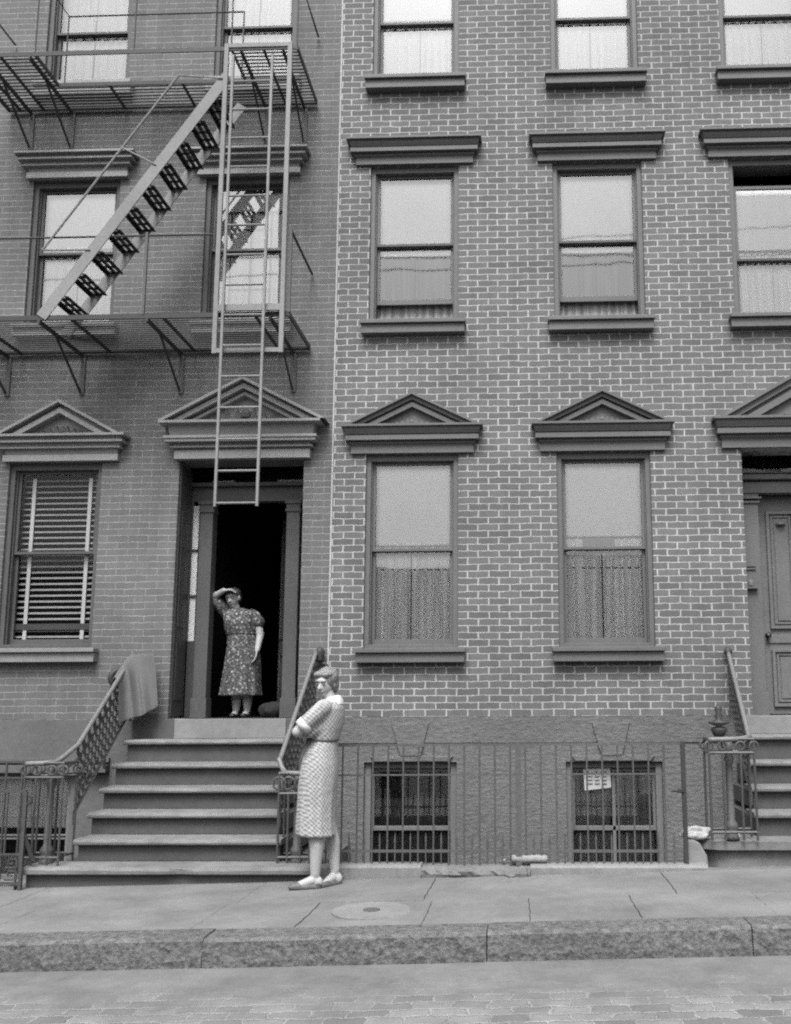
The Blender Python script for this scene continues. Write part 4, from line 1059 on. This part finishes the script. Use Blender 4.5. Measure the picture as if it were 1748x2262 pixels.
def face(bm, c, fd, upv, s, parts):
    """c = head centre, fd = facing direction; adds skull, jaw, nose, ears to bm and returns feature positions"""
    c = Vector(c); f = Vector(fd).normalized(); u = Vector(upv); u = (u-f*u.dot(f)).normalized(); r = f.cross(u).normalized()
    rot = Matrix((r, f, u)).transposed()
    P = lambda a, b, d_: c+r*(a*s)+f*(b*s)+u*(d_*s)
    ell(bm, P(0, -.018, .025), (.074*s, .092*s, .083*s), rot); ell(bm, P(0, .018, -.02), (.062*s, .070*s, .085*s), rot)
    ell(bm, P(0, .040, -.078), (.036*s, .036*s, .030*s), rot); ell(bm, P(.03, .045, -.022), (.024*s, .025*s, .022*s), rot); ell(bm, P(-.03, .045, -.022), (.024*s, .025*s, .022*s), rot)
    cap(bm, P(0, .082, .012), P(0, .103, -.022), .008*s, .0135*s, 8); ell(bm, P(.011, .092, -.026), (.009*s,)*3); ell(bm, P(-.011, .092, -.026), (.009*s,)*3)
    ell(bm, P(0, .083, -.050), (.022*s, .010*s, .009*s), rot); ell(bm, P(0, .072, .035), (.045*s, .02*s, .014*s), rot)
    for e in (-1, 1): ell(bm, P(e*.076, -.005, -.005), (.010*s, .018*s, .030*s), rot)
    return P, rot
def feats(P, rot, s, root, eyes=True):
    for e in (-1, 1):
        m = bmesh.new(); ell(m, P(e*.031, .0815, .008), (.015*s, .006*s, .0065*s), rot, 2); ell(m, P(e*.033, .085, .031), (.019*s, .006*s, .0045*s), rot, 2)
        me = bpy.data.meshes.new('eye'); m.to_mesh(me); m.free(); me.materials.append(M['feature']); o = bpy.data.objects.new('eye', me); C.objects.link(o); par(o, root)
    m = bmesh.new(); ell(m, P(0, .089, -.0505), (.021*s, .006*s, .0055*s), rot, 2)
    me = bpy.data.meshes.new('mouth'); m.to_mesh(me); m.free(); me.materials.append(M['lip']); o = bpy.data.objects.new('mouth', me); C.objects.link(o); par(o, root)

# --- woman on the pavement ---------------------------------------------------
WX, WY = -1.555, -1.80
W1 = empty('person', (WX, WY, G(WX)), 'woman in a pale checked dress standing with folded arms on the pavement', 'person', 'women at the stoop')
T = Matrix.Translation((WX, WY, G(WX))) @ Matrix.Scale(.955, 4)
def addT(bm): bmesh.ops.transform(bm, matrix=T, verts=bm.verts)
bm = bmesh.new()
cap(bm, (.03, -.075, .86), (.012, -.075, .48), .088, .056); cap(bm, (.012, -.075, .48), (.022, -.07, .31), .052, .057); cap(bm, (.022, -.07, .31), (.015, -.07, .10), .056, .037)
cap(bm, (.04, .085, .86), (.078, .085, .47), .08, .054); cap(bm, (.078, .085, .47), (.112, .09, .31), .052, .054); cap(bm, (.112, .09, .31), (.132, .085, .10), .055, .036)
ell(bm, (.03, -.07, .045), (.045, .032, .045)); cap(bm, (.0, -.075, .06), (-.09, -.10, .032), .038, .028); cap(bm, (-.09, -.10, .032), (-.135, -.11, .022), .028, .018)
ell(bm, (.15, .085, .045), (.042, .032, .045)); cap(bm, (.125, .08, .06), (.085, .0, .035), .038, .026); cap(bm, (.085, .0, .035), (.07, -.04, .022), .026, .018)
ell(bm, (.03, 0, .92), (.12, .145, .13)); ell(bm, (.055, 0, 1.08), (.085, .12, .12)); ell(bm, (.075, 0, 1.24), (.095, .14, .15)); ell(bm, (.095, 0, 1.345), (.07, .15, .065))
cap(bm, (.095, -.005, 1.38), (.062, -.01, 1.475), .050, .044)
# near arm, folded
cap(bm, (.055, -.165, 1.345), (-.125, -.175, 1.165), .047, .041); cap(bm, (-.125, -.175, 1.165), (-.095, .02, 1.185), .041, .028)
hand(bm, (-.095, .025, 1.185), (.25, 1, .15), (1, -.1, 0), .165, .45)
# far arm crossing under
cap(bm, (.10, .165, 1.345), (-.075, .165, 1.14), .047, .040); cap(bm, (-.075, .165, 1.14), (-.045, -.06, 1.165), .038, .027)
hand(bm, (-.045, -.065, 1.168), (-.35, -.9, .15), (-.8, .3, -.1), .165, .5)
P, rot = face(bm, (.050, -.012, 1.535), (-.34, -.94, -.22), (.03, -.06, 1), .97, None)
addT(bm); fused('body', bm, 'skin', W1, .0055, 4, .45)
P1 = lambda a, b, c: T @ P(a, b, c)
feats(P1, rot, .97*.955, W1)
# skirt, bodice, sleeves, collar, belt
m = MB()
loft(m, [(-.002, 0, .382, .148, .165, -.05, .055), (-.004, 0, .40, .147, .163, -.05, .055), (-.006, 0, .50, .144, .160, -.02, .045), (-.002, 0, .64, .144, .163, 0, .032), (.004, 0, .76, .148, .168, 0, .012), (.013, 0, .86, .145, .168, 0, .008), (.020, 0, .95, .137, .160, 0, .006), (.034, 0, 1.03, .116, .142, 0, .01), (.055, 0, 1.09, .095, .126, 0, .012), (.060, 0, 1.115, .09, .120, 0, .0)], 64, nf=11, ph=.7)
for i, v in enumerate(m.v): m.v[i] = tuple(T @ Vector(v))
m.build('skirt', 'dress_check', W1, smooth=True)
bm = bmesh.new()
mm = MB(); loft(mm, [(.058, 0, 1.095, .100, .130), (.062, 0, 1.13, .108, .138), (.072, 0, 1.20, .118, .150), (.082, 0, 1.28, .117, .160), (.092, 0, 1.34, .105, .165), (.098, 0, 1.385, .085, .13), (.10, 0, 1.41, .062, .085)], 40)
me = bpy.data.meshes.new('t'); me.from_pydata(mm.v, [], mm.f); bm.from_mesh(me)
cap(bm, (.07, -.15, 1.35), (-.065, -.172, 1.225), .064, .060); cap(bm, (.10, .15, 1.35), (-.02, .17, 1.22), .064, .058)
cap(bm, (.04, -.10, 1.20), (-.03, -.12, 1.165), .06, .045)
addT(bm); fused('bodice', bm, 'dress_check', W1, .007, 4, .5)
m = MB(); a_ = Vector((-.055, -.172, 1.232)); b_ = Vector((-.092, -.176, 1.196)); d_ = (b_-a_).normalized()
m.tube([T @ a_, T @ b_], .062, 20); m.build('cuff', 'collar', W1, smooth=True)
m = MB(); m.tube([T @ Vector((-.015, .17, 1.228)), T @ Vector((-.05, .168, 1.19))], .058, 16); m.build('cuff', 'collar', W1, smooth=True)
m = MB(); rr = []
for (z, ax, ay, cx) in ((1.362, .092, .128, .100), (1.395, .083, .110, .102), (1.425, .066, .080, .100), (1.432, .056, .066, .096), (1.405, .05, .06, .096)):
    rr.append([tuple(T @ Vector((cx+ax*math.cos(t), ay*math.sin(t), z+(.012*math.cos(t))-.012*(math.cos(t) < -.5)))) for t in [2*math.pi*k/30 for k in range(30)]])
m.rings(rr, caps=False); m.build('collar', 'collar', W1, smooth=True)
m = MB(); loft(m, [(.058, 0, 1.088, .100, .130), (.058, 0, 1.10, .102, .132), (.058, 0, 1.118, .098, .128)], 40)
for i, v in enumerate(m.v): m.v[i] = tuple(T @ Vector(v))
m.build('belt', 'cloth', W1, smooth=True)
bm = bmesh.new(); s_ = 1.0
ell(bm, P(0, -.030, .048), (.084, .093, .080), rot); ell(bm, P(0, -.060, -.005), (.078, .068, .085), rot); ell(bm, P(0, -.085, -.06), (.055, .042, .045), rot)
ell(bm, P(.055, -.01, .035), (.034, .065, .060), rot); ell(bm, P(-.055, -.01, .035), (.034, .065, .060), rot); ell(bm, P(.03, .035, .078), (.05, .045, .028), rot); ell(bm, P(-.035, .03, .080), (.045, .045, .026), rot)
ell(bm, P(.062, -.045, -.02), (.022, .045, .05), rot); ell(bm, P(-.062, -.045, -.02), (.022, .045, .05), rot)
rnd = random.Random(11)
for k in range(46):
    th = rnd.uniform(0, 2*math.pi); ph = rnd.uniform(-.75, 1.2)
    a_, b_, c_ = .074*math.cos(ph)*math.cos(th), -.035+.082*math.cos(ph)*math.sin(th), .035+.078*math.sin(ph)
    if b_ > .012 and c_ < .075: continue
    ell(bm, P(a_, b_, c_), (.016, .022, .013), rot @ Matrix.Rotation(rnd.uniform(-1, 1), 3, 'X'), 2)
addT(bm); fused('hair', bm, 'hair', W1, .005, 2)
for (pts, r_) in ((((.035, -.07, .0), (-.10, -.105, .0), (-.155, -.12, .0)), 0), (((.155, .09, 0), (.085, -.005, 0), (.066, -.05, 0)), 0)):
    bm = bmesh.new(); p, q, t_ = [Vector(v) for v in pts]
    cap(bm, p+Vector((0, 0, .014)), q+Vector((0, 0, .013)), .030, .034); cap(bm, q+Vector((0, 0, .018)), t_+Vector((0, 0, .016)), .036, .022); ell(bm, p+Vector((0, 0, .035)), (.036, .032, .032))
    bmesh.ops.bisect_plane(bm, geom=bm.verts[:]+bm.edges[:]+bm.faces[:], plane_co=(0, 0, 0), plane_no=(0, 0, -1), clear_outer=True)
    bmesh.ops.holes_fill(bm, edges=bm.edges[:])
    addT(bm); fused('shoe', bm, 'shoe', W1, .005, 2)

# --- woman in the doorway ----------------------------------------------------
ZF = 1.276
W2 = empty('person', (-2.865, .55, ZF), 'stout woman in dark flowered dress shading her brow in the open doorway', 'person', 'women at the stoop')
Y = .55
bm = bmesh.new()
V_ = lambda x, y, z: (x, Y+y, z)
for sx, fx in ((-2.955, -2.925), (-2.80, -2.815)):
    cap(bm, V_(sx, .0, 1.92), V_(sx*.5+fx*.5, -.01, 1.60), .085, .058); cap(bm, V_(sx*.5+fx*.5, -.01, 1.60), V_(fx, .01, 1.50), .055, .057); cap(bm, V_(fx, .01, 1.50), V_(fx, .015, 1.345), .055, .034)
    ell(bm, V_(fx, .02, 1.315), (.03, .042, .035)); cap(bm, V_(fx, -.0, 1.325), V_(fx, -.085, 1.30), .033, .026); cap(bm, V_(fx, -.085, 1.30), V_(fx, -.115, 1.295), .028, .02)
ell(bm, V_(-2.88, 0, 1.93), (.14, .12, .12)); ell(bm, V_(-2.89, 0, 2.10), (.12, .10, .12)); ell(bm, V_(-2.91, -.0, 2.25), (.14, .10, .12))
cap(bm, V_(-2.945, .0, 2.32), V_(-2.972, -.03, 2.42), .048, .042)
# raised arm to the brow
cap(bm, V_(-3.055, -.01, 2.32), V_(-3.165, -.10, 2.485), .046, .038); cap(bm, V_(-3.165, -.10, 2.485), V_(-3.045, -.15, 2.545), .037, .025)
hand(bm, V_(-3.045, -.15, 2.545), (.95, .10, .12), (.05, .35, -1), .14, .8, 1)
# hanging arm
cap(bm, V_(-2.755, .0, 2.30), V_(-2.700, -.01, 2.10), .046, .039); cap(bm, V_(-2.700, -.01, 2.10), V_(-2.705, -.08, 1.945), .037, .026)
hand(bm, V_(-2.705, -.085, 1.94), (-.12, -.15, -1), (-1, -.3, 0), .15, .55, 1)
P, rot = face(bm, V_(-2.985, -.035, 2.478), (-.12, -1, -.25), (-.12, 0, 1), .90, None)
fused('body', bm, 'skin', W2, .0055, 3, .45)
feats(P, rot, .90, W2)
m = MB()
loft(m, [V_(-2.885, 0, 1.495)+(.208, .16, .0, .075), V_(-2.885, 0, 1.51)+(.207, .16, 0, .075), V_(-2.885, 0, 1.62)+(.192, .155, 0, .055), V_(-2.875, 0, 1.76)+(.184, .155, 0, .035), V_(-2.872, 0, 1.88)+(.176, .155, 0, .02), V_(-2.876, 0, 1.98)+(.158, .145, 0, .012), V_(-2.885, 0, 2.06)+(.150, .138, 0, .01), V_(-2.892, 0, 2.13)+(.148, .135, 0, .0)], 60, nf=9)
m.build('skirt', 'dress_floral', W2, smooth=True)
bm = bmesh.new(); mm = MB()
loft(mm, [V_(-2.892, 0, 2.10)+(.152, .138), V_(-2.90, -.01, 2.17)+(.166, .145), V_(-2.91, -.02, 2.24)+(.162, .14), V_(-2.925, -.01, 2.31)+(.160, .12), V_(-2.94, 0, 2.355)+(.12, .085), V_(-2.95, 0, 2.38)+(.07, .06)], 40)
me = bpy.data.meshes.new('t'); me.from_pydata(mm.v, [], mm.f); bm.from_mesh(me)
cap(bm, V_(-2.80, 0, 2.305), V_(-2.728, -.005, 2.235), .066, .068); cap(bm, V_(-3.04, 0, 2.31), V_(-3.125, -.07, 2.425), .066, .060)
ell(bm, V_(-2.955, -.09, 2.215), (.075, .06, .06)); ell(bm, V_(-2.845, -.09, 2.215), (.075, .06, .06))
fused('bodice', bm, 'dress_floral', W2, .007, 4)
m = MB(); loft(m, [V_(-2.892, 0, 2.105)+(.154, .140), V_(-2.892, 0, 2.12)+(.157, .142), V_(-2.892, 0, 2.135)+(.154, .139)], 40); m.build('belt', 'dress_floral', W2, smooth=True)
bm = bmesh.new()
ell(bm, P(0, -.030, .040), (.078, .085, .070), rot); ell(bm, P(0, -.055, .0), (.074, .060, .075), rot); ell(bm, P(0, .02, .078), (.055, .05, .022), rot); ell(bm, P(0, -.09, .03), (.04, .035, .04), rot)
fused('hair', bm, 'hair_dark', W2, .006, 3)
for fx in (-2.925, -2.815):
    bm = bmesh.new(); cap(bm, V_(fx, .03, 1.292), V_(fx, -.09, 1.292), .028, .033); ell(bm, V_(fx, -.105, 1.30), (.033, .035, .024))
    bmesh.ops.bisect_plane(bm, geom=bm.verts[:]+bm.edges[:]+bm.faces[:], plane_co=(0, 0, ZF+.001), plane_no=(0, 0, -1), clear_outer=True); bmesh.ops.holes_fill(bm, edges=bm.edges[:])
    sh = fused('shoe', bm, 'shoe_dark', W2, .005, 2)
    m = MB(); m.tube(ring_pts(V_(fx, .0, 1.335), .038, (Vector((1, 0, 0)), Vector((0, .9, .3)).normalized())), .006, 6, closed=True); m.build('shoe_strap', 'shoe_dark', sh)
